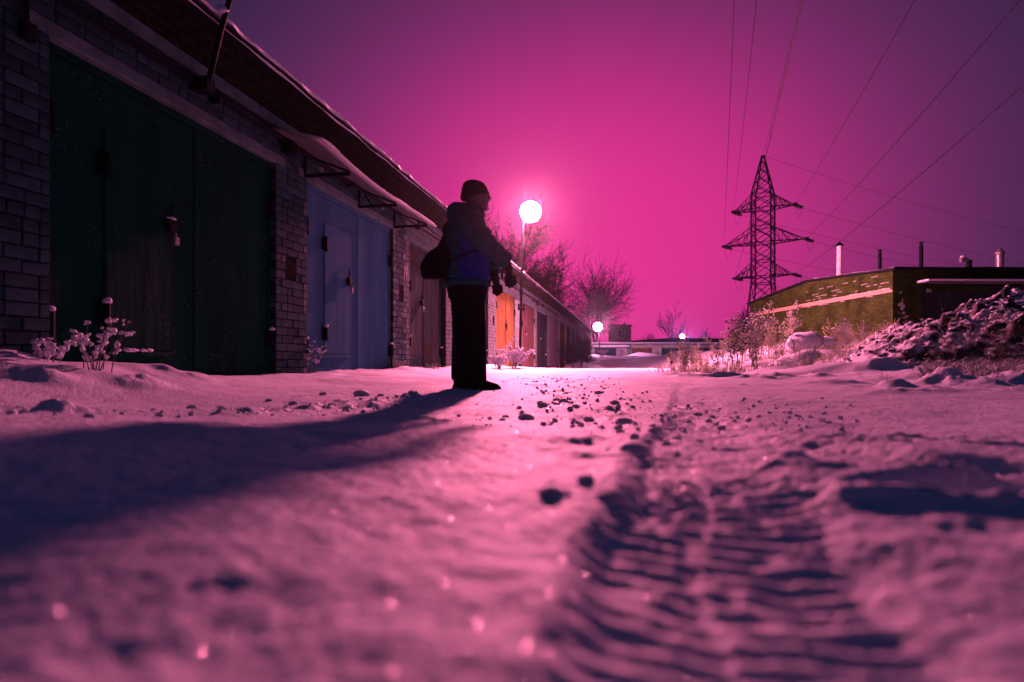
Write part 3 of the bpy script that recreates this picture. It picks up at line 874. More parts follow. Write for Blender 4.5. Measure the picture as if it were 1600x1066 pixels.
def hinge(parent, x, y, z, h=0.16, r=0.026, snow=False):
    o = MB().tube([(x, y, z - h / 2), (x, y, z - 0.003)], r, 10).tube([(x, y, z + 0.003), (x, y, z + h / 2)], r, 10).box((x - 0.06, y + 0.012, z - h * .4), (x + 0.06, y + 0.03, z + h * .4)).build('hinge', M['steel_dark'], parent, smooth=False)
    if snow:
        MB().blob((x, y - 0.003, z + h / 2 + 0.008), (0.038, 0.036, 0.03), int(x * 100), 9, 6, 0.12).build('snow_cap', M['snow_soft'], parent, smooth=True)
    return o
DOORS = []
for i, (a, b, mt, rec, wick, split) in enumerate(doors):
    mat = M[mt]
    fr = 0.06
    # part: the door, its frame as the mesh; leaves, wicket, hinges, locks below it
    dr = MB().cbox((a + .002, rec - 0.03, -0.4), (a + fr, rec + 0.06, DOOR_TOP - .001), .006).cbox((b - fr, rec - 0.03, -0.4), (b - .002, rec + 0.06, DOOR_TOP - .001), .006).cbox((a + fr + .001, rec - 0.03, DOOR_TOP - fr), (b - fr - .001, rec + 0.06, DOOR_TOP - .001), .006).build('garage_door', mat, ROW)
    DOORS.append(dr)
    far = a > 33
    top = DOOR_TOP - fr - 0.006
    zb_ = 0.06
    for (p, q) in ((a + fr + .006, split - .005), (split + .005, b - fr - .006)):
        MB().cbox((p, rec - 0.012, -0.4), (q, rec + 0.03, top), .004).build('leaf', mat, dr)
        if not far:      # folded stiffening rib down the leaf's meeting edge
            MB().cbox((p + .02, rec - 0.020, top - .07), (q - .02, rec - 0.0125, top - .02), .003).build('rail', mat, dr)
    MB().cbox((split - 0.03, rec - 0.026, -0.4), (split + 0.022, rec - 0.013, top), .004).build('cover_strip', mat, dr)
    if wick:
        w0, w1 = wick
        wt_ = 2.12 if i == 0 else (2.16 if i == 1 else 2.0)
        MB().cbox((w0, rec - 0.030, 0.34), (w1, rec - 0.0125, wt_), .005).build('wicket', mat, dr)
        MB().cbox((w0 - .02, rec - 0.036, 0.285), (w1 + .02, rec - 0.013, 0.325), .004).build('threshold', mat, dr)
        for zz in (0.62, wt_ - 0.30):
            hinge(dr, w0 - 0.012, rec - 0.055, zz, 0.20, 0.026, zz < 1)
    if not far:
        for zz in ((0.42, 2.0) if i else (0.50, 2.02)):
            hinge(dr, a + 0.035, rec - 0.062, zz, 0.22, 0.032, zz < 1)
            hinge(dr, b - 0.035, rec - 0.062, zz, 0.22, 0.032, zz < 1)
        lx = (wick[1] - 0.03) if wick else split - 0.06
        lz = 1.50 if i == 0 else 1.45
        MB().cbox((lx - 0.055, rec - 0.085, lz - 0.075), (lx + 0.055, rec - 0.031, lz + 0.035), .008).build('lock_box', M['steel_dark'], dr)
        MB().tube([(lx, rec - 0.05, lz + .03), (lx - .005, rec - 0.06, lz + .10), (lx + .01, rec - 0.05, lz + .19)], [.012, .010, .008], 7).build('handle', M['steel_dark'], dr)
        MB().tube([(lx + .04, rec - .06, lz - .05), (lx + .045, rec - .07, lz - .11)], .014, 8).cbox((lx + .012, rec - .09, lz - .19), (lx + .078, rec - .055, lz - .11), .008).build('padlock', M['galv'], dr)
        if i == 0:
            MB().blob((lx, rec - 0.06, lz + 0.05), (0.06, .03, .016), 3, 9, 5, .15).build('snow_cap', M['snow_soft'], dr, smooth=True)
            for k in range(5):
                MB().blob((4.62 + k * 0.085 + .02 * (k % 2), rec - 0.038, 0.336), (0.032 + .014 * (k % 3), .022, .016), 40 + k, 9, 5, .25).build('snow_cap', M['snow_soft'], dr, smooth=True)

# conduit along the wall with clamps, leaning mast
pts = []
for xx in np.arange(ROW_T0, 60, 1.4):
    pts.append((xx, -0.075, 2.862 + 0.014 * math.sin(xx * 1.3)))
MB().tube(pts, 0.030, 8).build('conduit', M['steel_dark'], ROW, smooth=True)
for xx in list(np.arange(2.6, 32, 3.1)):
    MB().cbox((xx, -0.115, 2.80), (xx + 0.05, -0.0065, 2.92), .006).build('conduit_clamp', M['steel_dark'], ROW)
for (xx, zz, w, h_) in ((7.02, 2.83, .16, .2), (19.2, 2.86, .14, .16), (24.1, 2.84, .14, .16), (28.6, 2.84, .16, .2)):
    MB().cbox((xx, -0.14, zz - h_ / 2), (xx + w, -0.0065, zz + h_ / 2), .008).build('junction_box', M['steel_dark'], ROW)
mast = MB().tube([(5.46, -0.16, 2.86), (5.49, -0.28, 3.40), (5.53, -0.36, 3.75), (5.62, -0.52, 4.5), (5.66, -0.60, 4.95)], 0.026, 10).build('mast', M['steel_dark'], ROW, smooth=True)
MB().cbox((5.40, -0.19, 2.80), (5.53, -0.0065, 2.93), .008).build('bracket', M['steel_dark'], mast)
MB().blob((5.49, -0.29, 3.575), (0.06, 0.055, 0.05), 5, 9, 6, .2).build('snow_cap', M['snow_soft'], mast, smooth=True)
# upright cable at the far left
MB().tube([(3.72, -0.03, 3.05), (3.72, -0.03, 2.55)], 0.016, 8).cbox((3.67, -0.07, 2.44), (3.77, -0.0065, 2.56), .006).build('cable_drop', M['steel_dark'], ROW)

# sheet canopy over the blue door
cano = MB()
xs2 = np.linspace(6.70, 11.08, 90); nr = 5; V = []; F = []
def can_z(xx, k):           # k 0 at the wall, 1 at the lip
    s = (xx - 6.70) / 4.38
    return 2.915 - (0.265 + 0.10 * (1 - s) ** 3 * 0) * k - 0.035 * math.sin(math.pi * min(1, s * 1.3)) * k + (0.10 * (1 - s) ** 4) * k
def can_y(k, xx): return -0.02 - 0.66 * k
for i, xx in enumerate(xs2):
    for k in range(nr):
        kk = k / (nr - 1)
        V.append((xx, can_y(kk, xx), can_z(xx, kk) + 0.004 * math.sin(xx * 60)))
    if i:
        for k in range(nr - 1):
            a = (i - 1) * nr + k; b = i * nr + k
            F.append((a, b, b + 1, a + 1))
nV = len(V)
V += [(p[0], p[1] - (0.0), p[2] - 0.006) for p in V]
F += [tuple(nV + q for q in reversed(f)) for f in F]
for i in range(1, len(xs2)):
    a = (i - 1) * nr + nr - 1; b = i * nr + nr - 1
    F.append((a, b, b + nV, a + nV))
cano.add(V, F)
canopy = cano.build('canopy', M['galv'], ROW, smooth=True)
V = []; F = []
for i, xx in enumerate(xs2):
    q = float(fbm(np.array([xx * 2.6]), np.array([2.0]), 77, 3)[0]); e = min(1, min(xx - 6.70, 11.08 - xx) / 0.12)
    th = (0.052 + 0.014 * q) * (0.25 + 0.75 * e)
    sec = [(0.05, 0.006), (0.06, th * .8), (0.5, th), (0.88, th * 1.05), (0.99, th * 0.9), (1.035, th * 0.45), (1.03, 0.006), (1.0, 0.004)]
    for (kk, dz) in sec:
        V.append((xx, can_y(kk, xx), can_z(xx, min(1, kk)) + 0.004 * math.sin(xx * 60) + dz))
    if i:
        m_ = len(sec)
        for k in range(m_):
            a = (i - 1) * m_; b = i * m_
            F.append((a + k, b + k, b + (k + 1) % m_, a + (k + 1) % m_))
F.append(tuple(range(8))); F.append(tuple(len(V) - 1 - k for k in range(8)))
MB().add(V, F).build('canopy_snow', M['snow_soft'], canopy, smooth=True)
for xx in (7.60, 9.27, 10.78):
    z0 = 2.62
    bk = MB().box((xx - .02, -0.03, z0 - .03), (xx + .02, -0.0065, 2.88)).box((xx - .02, -0.62, z0 - .03), (xx + .02, -0.031, z0 + .01))
    bk.tube([(xx, -0.03, 2.87), (xx, -0.60, z0 + .02)], .014, 6)
    if xx != 7.60: bk.tube([(xx, -0.22, z0), (xx, -0.10, 2.80)], .012, 6)
    bk.build('bracket', M['steel_dark'], canopy)
# painted scrawl on the pier
mb = MB()
for k, (x0, z0, x1, z1) in enumerate([(11.30, 1.78, 11.36, 2.02), (11.36, 2.02, 11.42, 1.80), (11.42, 1.80, 11.48, 2.04), (11.48, 2.04, 11.52, 1.76), (11.27, 2.1, 11.31, 2.22), (11.31, 2.22, 11.36, 2.12)]):
    dx, dz = x1 - x0, z1 - z0; L = math.hypot(dx, dz); nx, nz = -dz / L * .012, dx / L * .012
    y = -0.0065 - 0.0006 * k
    mb.add([(x0 - nx, y, z0 - nz), (x1 - nx, y, z1 - nz), (x1 + nx, y, z1 + nz), (x0 + nx, y, z0 + nz)], [(0, 1, 2, 3)])
mb.build('painted_scrawl', M['paint_white'], ROW)

# ---------------------------------------------------------------- lamps
def frame_mat(origin, zdir):
    z = Vector(zdir).normalized(); x = z.cross(Vector((0, 0, 1)))
    if x.length < 1e-4: x = Vector((1, 0, 0))
    x.normalize(); y = z.cross(x)
    m = Matrix((x, y, z)).transposed().to_4x4(); m.translation = Vector(origin)
    return m
def lathe(mb, prof, Mx, n=28, close=False):
    V = []; F = []
    for (r, h) in prof:
        for k in range(n):
            a = 2 * math.pi * k / n
            V.append(Mx @ Vector((r * math.cos(a), r * math.sin(a), h)))
    for i in range(len(prof) - 1):
        for k in range(n):
            k2 = (k + 1) % n
            F.append((i * n + k, i * n + k2, (i + 1) * n + k2, (i + 1) * n + k))
    mb.add(V, F)

LX, LY, LZ = 0.667, 23.0, 5.586
L1 = empty('flood_lamp', (0.28, 23.0, 0), 0, 'bright floodlight on a thin leaning pole against the garage wall', 'street lamp')
def loc1(p): return (p[0] - 0.28, p[1] - 23.0, p[2])
MB().tube([loc1(p) for p in ((0.275, 23.0, -0.4), (0.30, 23.0, 1.2), (0.345, 23.02, 3.2), (0.40, 23.05, 5.0), (0.44, 23.12, 5.42), (0.55, 23.25, 5.60), (0.66, 23.3, 5.63))], [.05, .048, .045, .04, .036, .032, .03], 10).build('pole', M['wood_pole'], L1, smooth=True)
nrm = Vector((0.25, -0.62, -0.74)).normalized()
Mx = frame_mat(loc1((LX, LY, LZ)), nrm)
mb = MB(); lathe(mb, [(0.0, -0.46), (0.12, -0.45), (0.24, -0.36), (0.31, -0.24), (0.325, -0.20), (0.305, -0.20), (0.295, -0.225), (0.2, -0.30), (0.0, -0.36)], Mx)
mb.build('housing', M['steel_dark'], L1, smooth=True)
mb = MB(); lathe(mb, [(0.36 * math.cos(R(a)), 0.36 * math.sin(R(a))) for a in (-38, -20, -4, 10, 22, 34, 46, 58, 70, 80, 90)], Mx)
mb.build('lens', emit_mat('flood_light_glow', LAMP_COL, LAMP_I / (math.pi * 0.36 ** 2)), L1, smooth=True)
MB().cbox(loc1((0.20, 22.95, 2.05)), loc1((0.46, 23.05, 2.15)), .01).tube([loc1((0.24, 23, 2.15)), loc1((0.24, 23, 2.27))], .03, 8).tube([loc1((0.42, 23, 2.15)), loc1((0.42, 23, 2.27))], .03, 8).build('insulator_bracket', M['steel_dark'], L1)
MB().tube([loc1((0.40, 23.05, 4.6)), loc1((0.25, 23.2, 3.5)), loc1((0.15, 23.25, 2.9))], .01, 6).build('cable', M['wire'], L1)

def globe_lamp(x, y, z, r, inten, c, label, grp, poletop=None):
    g0 = base_h(np.array([x]), np.array([y]))[0][0] - 0.2
    e = empty('street_lamp', (x, y, g0), 0, label, 'street lamp', grp)
    zz = z - g0
    MB().tube([(0.25, 0.1, 0), (0.22, 0.1, zz - 0.4), (0.15, 0.08, zz + r * .9 + .1), (0, 0, zz + r + .12)], [.09, .07, .06, .05], 8).build('pole', M['wood_pole'], e, smooth=True)
    Mz = frame_mat((0, 0, zz), (0, 0, 1)); Mz = Matrix.Translation((0, 0, zz))
    mb = MB(); lathe(mb, [(0.03, r + .14), (r * .35, r + .06), (r * .45, r * .97), (r * .3, r * 1.0)], Mz, 16); mb.build('hood', M['steel_dark'], e, smooth=True)
    mb = MB(); lathe(mb, [(r * math.cos(R(a)), r * math.sin(R(a))) for a in range(90, -91, -15)], Mz, 16)
    mb.build('globe', emit_mat('lamp_glow', c, inten / (math.pi * r * r)), e, smooth=True)
globe_lamp(11.26, 84.0, 4.62, 0.55, 1100, (1.0, 0.30, 0.60), 'small white street lamp glowing beside the leaning bare tree', None)
globe_lamp(39.9, 150.0, 5.85, 0.45, 1500, (0.50, 0.28, 1.0), 'small violet-white lamp glowing above the distant black roof', None)

# ---------------------------------------------------------------- the person
PX, PY = -0.33, 5.47
PZ = hz(PX, PY) - 0.004
K = 0.00547
def fx(p): return (p - 740) * K
def fz(p): return (609 - p) * K
# body: one continuous figure under the clothes
mb = MB()
hd = (0.030, 0, 1.640)
mb.rings([(-.06, 0, .88, .12, .15), (-.06, 0, 1.0, .125, .15), (-.055, 0, 1.2, .13, .17), (-.055, 0, 1.36, .12, .18), (-.05, 0, 1.44, .08, .14), (-.02, 0, 1.49, .06, .065), (0, 0, 1.56, .058, .06)])
mb.rings([(.045, 0, 1.528, .035, .03), (.040, 0, 1.54, .07, .05), (.036, 0, 1.57, .088, .066), (.030, 0, 1.61, .098, .074), (.026, 0, 1.65, .104, .078), (.020, 0, 1.69, .104, .079), (.014, 0, 1.73, .092, .070), (.01, 0, 1.755, .06, .05)], 22)
mb.tube([(.126, 0, 1.658), (.142, 0, 1.628), (.128, 0, 1.612)], [.010, .015, .010], 8)          # nose
mb.tube([(.112, -.02, 1.577), (.122, 0, 1.580), (.112, .02, 1.577)], [.009, .012, .009], 7)      # lips
mb.blob((.100, 0, 1.540), (.028, .026, .02), 2, 9, 6, .0)                                        # chin
for s in (-1, 1):
    mb.blob((.018, s * .078, 1.632), (.022, .010, .034), 2, 9, 6, .0)                            # ears
    mb.tube([(-.06, s * .085, .92), (-.035, s * .10, .50), (-.02 if s < 0 else -.09, s * .10, .09)], [.085, .06, .045], 10)
    wr = (.262, s * -0.0 + (-.21 if s < 0 else .15), 1.075) if s < 0 else (.165, .175, 1.04)
    mb.tube([(-.05, s * .17, 1.40), (.10, s * .25, 1.20), wr], [.055, .045, .034], 10)
    mb.tube([wr, (wr[0] + .025, wr[1], wr[2] - .12)], [.032, .036], 10)
person = remeshed('person', mb, M['skin'], None, 0.011, 3, (PX, PY, PZ))
tag(person, 'man in dark cap, hooded jacket and trousers standing side-on in the road', 'person')
# eyes and glasses
for s in (-1, 1):
    MB().blob((.108, s * .032, 1.650), (.014, .014, .012), 1, 9, 7, 0).build('eye', M['paint_white'], person, smooth=True)
gl = MB()
for s in (-1, 1):
    gl.tube([(.138 - .012 * abs(math.cos(a)), s * .034 + .026 * math.cos(a), 1.648 + .021 * math.sin(a)) for a in np.linspace(0, 2 * math.pi, 15)], .003, 6)
    gl.tube([(.130, s * .060, 1.652), (.03, s * .083, 1.650)], .003, 6)
gl.tube([(.138, -.010, 1.652), (.138, .010, 1.652)], .003, 6)
gl.build('glasses', M['steel_dark'], person)
# jacket
mb = MB()
mb.rings([(-.060, 0, .885, .192, .225), (-.058, 0, .92, .197, .235), (-.055, 0, 1.02, .190, .240), (-.052, 0, 1.14, .188, .245), (-.055, 0, 1.26, .186, .250), (-.058, 0, 1.35, .172, .245), (-.050, 0, 1.42, .145, .225), (-.035, 0, 1.475, .115, .15), (-.015, 0, 1.515, .100, .11), (0.0, 0, 1.545, .092, .095)], 28)
jk = remeshed('jacket', mb, M['jacket_blue'], person, 0.012, 4)
mb = MB()
mb.rings([(-.058, 0, 1.275, .198, .262), (-.056, 0, 1.30, .198, .262), (-.056, 0, 1.36, .182, .256), (-.050, 0, 1.43, .152, .232), (-.035, 0, 1.485, .122, .158), (-.015, 0, 1.525, .108, .118)], 28)
mb.tube([(.085, .10, 1.50), (.075, 0, 1.515), (.085, -.10, 1.50)], [.02, .028, .02], 8)
remeshed('shoulder_yoke', mb, M['jacket'], jk, 0.012, 4)
mb = MB()     # hood folded behind the neck
mb.tube([(.045, -.115, 1.49), (-.06, -.135, 1.515), (-.145, -.08, 1.52), (-.165, 0, 1.525), (-.145, .08, 1.52), (-.06, .135, 1.515), (.045, .115, 1.49)], [.030, .048, .060, .066, .060, .048, .030], 12)
mb.blob((-.155, 0, 1.475), (.075, .12, .075), 4, 14, 9, .05)
remeshed('hood', mb, M['jacket'], jk, 0.011, 6)
mb = MB(); mb.rings([(-.060, 0, .868, .190, .224), (-.060, 0, .89, .203, .238), (-.060, 0, .925, .200, .240)], 28)
remeshed('hem', mb, M['jacket'], jk, 0.012, 2)
mb = MB(); mb.rings([(-.135, 0, .93, .135, .243), (-.130, 0, 1.08, .130, .250), (-.13, 0, 1.2, .126, .254), (-.13, 0, 1.3, .128, .256)], 28)
remeshed('back_panel', mb, M['jacket'], jk, 0.012, 3)
arms = {-1: [(-.045, -.185, 1.405), (.015, -.235, 1.325), (.105, -.285, 1.205), (.19, -.265, 1.125), (.285, -.215, 1.058)],
        1: [(-.045, .185, 1.405), (.01, .235, 1.32), (.09, .275, 1.19), (.13, .24, 1.10), (.165, .18, 1.03)]}
for s in (-1, 1):
    mb = MB(); mb.tube(arms[s], [.098, .096, .086, .078, .066], 16)
    mb.blob(arms[s][0], (.098, .085, .095), 3, 12, 9, .0)
    a, b = Vector(arms[s][-2]), Vector(arms[s][-1]); d = (b - a).normalized()
    mb.tube([b - d * .035, b + d * .012], [.070, .072], 14)
    for k, f in enumerate((0.35, .6)):        # cloth folds
        p = Vector(arms[s][2]).lerp(Vector(arms[s][1]), f - .2)
        mb.tube([p + Vector((-.06, s * .045, .05)), p + Vector((.03, s * .07, .0)), p + Vector((.075, s * .02, -.03))], .018, 6)
    remeshed('sleeve', mb, M['jacket'], person, 0.011, 5)
# trousers
mb = MB()
mb.rings([(-.050, 0, .76, .160, .20), (-.050, 0, .84, .176, .215), (-.052, 0, .91, .172, .205), (-.055, 0, .95, .16, .19)], 26)
for s, xs_ in ((-1, [(-.045, .80, .150), (-.035, .64, .142), (-.020, .48, .136), (-.014, .30, .128), (-.012, .14, .130), (-.008, .075, .128), (-.006, .052, .118)]),
               (1, [(-.055, .80, .150), (-.060, .64, .138), (-.062, .48, .130), (-.075, .30, .122), (-.080, .15, .122), (-.082, .10, .120), (-.082, .07, .112)])):
    mb.rings([(c, s * (.098 + .015 * (1 - z)), z, r, .105 + .01 * (z < .2)) for (c, z, r) in xs_][::-1], 22)
    for (z, cx) in ((.50, -.11), (.47, -.10), (.12, -.10), (.20, -.06)):
        mb.tube([(cx - .03, s * (.20), z + .02), (cx + .04, s * .213, z), (cx + .11, s * .19, z - .015)], .014, 6)
remeshed('trousers', mb, M['trouser'], person, 0.012, 5)
# knitted cap
mb = MB()
mb.rings([(.004, 0, 1.640, .108, .085), (.006, 0, 1.66, .116, .090), (.010, 0, 1.69, .115, .090), (.008, 0, 1.725, .106, .086), (.002, 0, 1.757, .088, .074), (-.004, 0, 1.776, .055, .05), (-.006, 0, 1.784, .02, .02)], 24)
capm = remeshed('knit_cap', mb, M['knit'], person, 0.009, 4)
for v in capm.data.vertices:            # lower at the back, higher over the brow
    w = max(0, (1.72 - v.co.z) / 0.08)
    v.co.z += 0.20 * w * (v.co.x - 0.01) * (1.3 if v.co.x > 0 else 0.9)
mb = MB()
pts = [(.010 + .113 * math.cos(a), .089 * math.sin(a), 1.650 + .027 * math.cos(a)) for a in np.linspace(0, 2 * math.pi, 33)]
mb.tube(pts, [(.007, .020)] * 33, 8); mb.build('cap_cuff', M['knit'], capm, smooth=True)
# shoes
for s, (heel, toe, yy, zo) in ((-1, (-.085, .235, -.115, 0.0)), (1, (-.186, .115, .115, 0.004))):
    mb = MB(); L = toe - heel
    mb.rings([(heel + .50 * L, yy, .018 + zo, .50 * L, .052), (heel + .49 * L, yy, .035 + zo, .485 * L, .050), (heel + .44 * L, yy, .055 + zo, .42 * L, .046), (heel + .33 * L, yy, .075 + zo, .32 * L, .044), (heel + .25 * L, yy, .105 + zo, .21 * L, .044), (heel + .23 * L, yy, .135 + zo, .18 * L, .042)], 22)
    sh = remeshed('shoe', mb, M['leather'], person, 0.008, 2)
    mb = MB(); mb.rings([(heel + .5 * L, yy, -.004 + zo, .495 * L, .050), (heel + .5 * L, yy, .004 + zo, .515 * L, .056), (heel + .5 * L, yy, .022 + zo, .51 * L, .055)], 24)
    mb.build('sole', M['sole'], sh, smooth=False)
    for k in range(3):
        xx = heel + (.52 + .09 * k) * L
        MB().tube([(xx - .01, yy - .028, .066 + zo - .006 * k), (xx, yy, .078 + zo - .012 * k), (xx - .01, yy + .028, .066 + zo - .006 * k)], .004, 6).build('lace', M['sole'], sh)
# gloved hands hanging from the cuffs
def hand(s, wr, sc=1.0):
    mb = MB()
    w = Vector(wr)
    mb.tube([w + Vector((-.012, 0, .03)), w + Vector((.004, 0, -.01)), w + Vector((.018, 0, -.055)), w + Vector((.026, 0, -.105))], [(.046, .040), (.046, .038), (.052, .032), (.050, .026)], 14)
    for k, (off, ln, cu) in enumerate(((-.034, .082, .010), (-.011, .096, .012), (.012, .090, .016), (.034, .072, .022))):
        # fingers spread along x (seen broadside), slightly curled toward the body (y)
        p0 = w + Vector((.026 + off, 0, -.095))
        mb.tube([p0, p0 + Vector((off * .03 + .004, s * -.004, -ln * .45)), p0 + Vector((off * .04 + .006, s * -(.006 + cu * .6), -ln * .8)), p0 + Vector((off * .05 + .008, s * -(.010 + cu * 1.3), -ln * 1.05))], [.0145, .0140, .0130, .0105], 9)
    p0 = w + Vector((-.016, 0, -.030))
    mb.tube([p0, p0 + Vector((-.020, s * -.018, -.030)), p0 + Vector((-.024, s * -.030, -.062)), p0 + Vector((-.018, s * -.036, -.088))], [.016, .0135, .012, .009], 9)
    return mb
for s, wr in ((-1, (.287, -.212, 1.035)), (1, (.172, .175, 1.005))):
    remeshed('glove', hand(s, wr), M['glove'], person, 0.0048, 3)

# shoulder bag carried at the back
bag = empty('shoulder_bag', (PX - .245, PY - .15, PZ + 0.885), 0, 'black canvas shoulder bag slung behind the standing man', 'bag')
def bl(p): return (p[0] + .245, p[1] + .15, p[2] - 0.885)
mb = MB()
mb.rings([(.0, 0, .035, .125, .06), (-.005, 0, .07, .150, .075), (-.01, 0, .16, .156, .085), (-.0, 0, .25, .135, .078), (.02, 0, .295, .10, .05)], 24)
bd = remeshed('bag_body', mb, M['canvas'], bag, 0.010, 5)
for v in bd.data.vertices:
    v.co.x += 0.30 * (v.co.z - .16) - 0.04 * max(0, .16 - abs(v.co.z - .13))
mb = MB(); mb.rings([(-.012, -.012, .10, .155, .085), (-.015, -.012, .16, .165, .092), (-.003, -.01, .255, .146, .085), (.02, 0, .31, .105, .055)], 24)
fl_ = remeshed('flap', mb, M['canvas'], bag, 0.010, 4)
for v in fl_.data.vertices:
    v.co.x += 0.30 * (v.co.z - .16) - 0.04 * max(0, .16 - abs(v.co.z - .13))
mb = MB()
sp_ = [bl(p) for p in ((-.27, -.20, 1.17), (-.22, -.20, 1.27), (-.235, -.08, 1.36), (-.20, .06, 1.45), (-.08, .15, 1.492), (.05, .15, 1.475), (.125, .06, 1.37), (.158, -.08, 1.25), (.10, -.215, 1.18), (-.01, -.272, 1.12), (-.14, -.245, 1.075), (-.20, -.22, 1.06))]
mb.tube(sp_, [(.004, .020)] * len(sp_), 8); mb.build('strap', M['canvas'], bag, smooth=True)
MB().cbox((-.05, -.115, .10), (-.02, -.098, .15), .004).build('buckle', M['steel_dark'], bag)

# ---------------------------------------------------------------- bare trees
def grow(mb, p, d, L, r, lvl, g, prm, segs):
    """one branch and its children"""
    n = prm['seg'][min(lvl, len(prm['seg']) - 1)]
    pts = [p.copy()]; rad = [r]
    q = p.copy(); dd = d.copy()
    for i in range(n):
        dd = (dd + Vector((g.normal(0, prm['wander']), g.normal(0, prm['wander']), g.normal(0, prm['wander'] * .7) + prm['up'] * (lvl > 0)))).normalized()
        q = q + dd * (L / n); pts.append(q.copy()); rad.append(max(prm['rmin'] * .6, r * (1 - (0.55 if lvl < 2 else .75) * (i + 1) / n)))
    sides = 7 if lvl == 0 else (5 if lvl == 1 else 3)
    segs[0 if lvl <= prm['trunk_lvl'] else 1].tube(pts, rad, sides, cap=False)
    if lvl >= prm['levels']: return
    nc = prm['kids'][min(lvl, len(prm['kids']) - 1)]
    for k in range(nc):
        f = prm['start'][min(lvl, len(prm['start']) - 1)] + (1 - prm['start'][min(lvl, len(prm['start']) - 1)]) * (k + g.random() * .8) / nc
        i = min(n - 1, int(f * n)); ff = f * n - i
        b = pts[i].lerp(pts[i + 1], min(1, ff)); rb_ = rad[i] + (rad[i + 1] - rad[i]) * min(1, ff)
        ax = (pts[i + 1] - pts[i]).normalized()
        an = R(g.uniform(*prm['ang']))
        side = ax.cross(Vector((g.normal(), g.normal(), g.normal()))).normalized()
        cd = (ax * math.cos(an) + side * math.sin(an)).normalized()
        grow(mb, b, cd, L * g.uniform(*prm['ratio']) * (1.0 - 0.35 * f), max(prm['rmin'], rb_ * g.uniform(.45, .68)), lvl + 1, g, prm, segs)
    if lvl < prm['levels']:       # leader continues
        grow(mb, pts[-1], (pts[-1] - pts[-2]).normalized(), L * prm.get('lead', .6), max(prm['rmin'], rad[-1] * .95), lvl + 1, g, prm, segs)
def tree(name, label, base, h, r, seed, prm, mat='bark', d=(0, 0, 1), cat='tree', group=None):
    g = np.random.default_rng(seed)
    p = dict(levels=5, seg=(5, 5, 4, 3, 2, 2), wander=.10, up=.05, kids=(5, 4, 4, 3, 3), start=(.35, .25, .2, .15, .1), ang=(25, 60), ratio=(.5, .75), rmin=.012, trunk_lvl=1, lead=.6)
    p.update(prm)
    e = empty(name, base, 0, label, cat, group)
    segs = [MB(), MB()]
    grow(None, Vector((0, 0, -.3)), Vector(d).normalized(), h, r, 0, g, p, segs)
    segs[0].build('trunk', M[mat], e, smooth=True); segs[1].build('crown', M[mat], e, smooth=True)
    return e
tree('bare_tree', 'tall spreading bare tree leaning over the far low garages', (14.9, 110, 0), 6.2, .42, 4, dict(levels=5, ang=(28, 62), ratio=(.75, 1.15), kids=(5, 4, 4, 3, 3), start=(.5, .25, .2, .1, .1), up=.05, wander=.14, rmin=.03, lead=.8), d=(-.18, 0, 1))
tree('bare_tree', 'dense twiggy tree rising behind the garage roof near the lit lamp', (1.5, 64, 0), 8.4, .34, 11, dict(levels=5, kids=(12, 8, 6, 5, 3), ratio=(.48, .66), ang=(25, 65), start=(.35, .2, .15, .1, .1), rmin=.027, wander=.12))
tree('bare_tree', 'second dense twiggy tree crowding behind the garage roof', (-1.0, 62, 0), 8.0, .30, 15, dict(levels=5, kids=(12, 8, 6, 5, 3), ratio=(.48, .66), ang=(25, 65), start=(.35, .2, .15, .1, .1), rmin=.027, wander=.12))
tree('bare_tree', 'smaller bare tree at the lower end of the garage roofline', (6.2, 80, 0), 5.2, .22, 18, dict(levels=4, kids=(6, 5, 4, 4), rmin=.02, start=(.25, .2, .15, .1)))
tree('bare_tree', 'slender forked bare tree above the distant black roof', (36.5, 142, 0), 6.4, .2, 22, dict(levels=4, kids=(5, 4, 3, 3), ang=(18, 40), ratio=(.6, .85), start=(.3, .2, .1, .1), rmin=.03))
for k, (x, y, h, sd, lb) in enumerate(((46.5, 150, 4.0, 31, 'rounded dark bare tree right of the violet lamp'), (30, 140, 3.2, 34, 'low bare sapling peeping over the black roof edge'), (43, 152, 3.0, 36, 'low bare bush just right of the violet lamp'))):
    tree('bare_tree', lb, (x, y, 0), h, .16, sd, dict(levels=4, kids=(7, 5, 5, 4), ang=(25, 65), ratio=(.55, .85), start=(.15, .15, .1, .1), rmin=.035))
for k, (x, y, h, sd, lb) in enumerate(((22.5, 62, 2.6, 41, 'thin bare shrub at the foot of the pylon by the olive gable'), (20.0, 56, 2.2, 43, 'low bare shrub left of the olive gable'), (24.8, 66, 3.0, 45, 'taller bare shrub rising behind the roadside weeds'))):
    tree('bare_shrub', lb, (x, y, 0.2), h, .06, sd, dict(levels=4, kids=(7, 5, 4, 3), ang=(15, 50), ratio=(.55, .85), start=(.05, .1, .1, .1), rmin=.012), cat='shrub')
tree('bare_tree', 'bare tree beside the olive garage block, only branch tips showing', (16.2, 16.5, .6), 2.6, .10, 52, dict(levels=4, kids=(4, 4, 4, 3), ang=(25, 55), ratio=(.6, .85), rmin=.006, start=(.4, .2, .2, .1)), d=(-.10, 0, 1))
for k, (tx, dd, sd, lb) in enumerate(((37.5, 0.9, 61, 'tangled bare shrub against the dark garage doors'), (42.0, 1.1, 63, 'bare shrub hiding the far garage doors'), (48, 1.2, 65, 'furthest bare shrub along the garage row'))):
    u_ = D_WALL - dd
    tree('bare_shrub', lb, (tx * S_ - u_ * C_, tx * C_ + u_ * S_, 0), 1.1 + .1 * k, .03, sd, dict(levels=4, kids=(8, 6, 5, 3), ang=(20, 65), ratio=(.55, .9), start=(.02, .1, .1, .1), rmin=.007), cat='shrub')

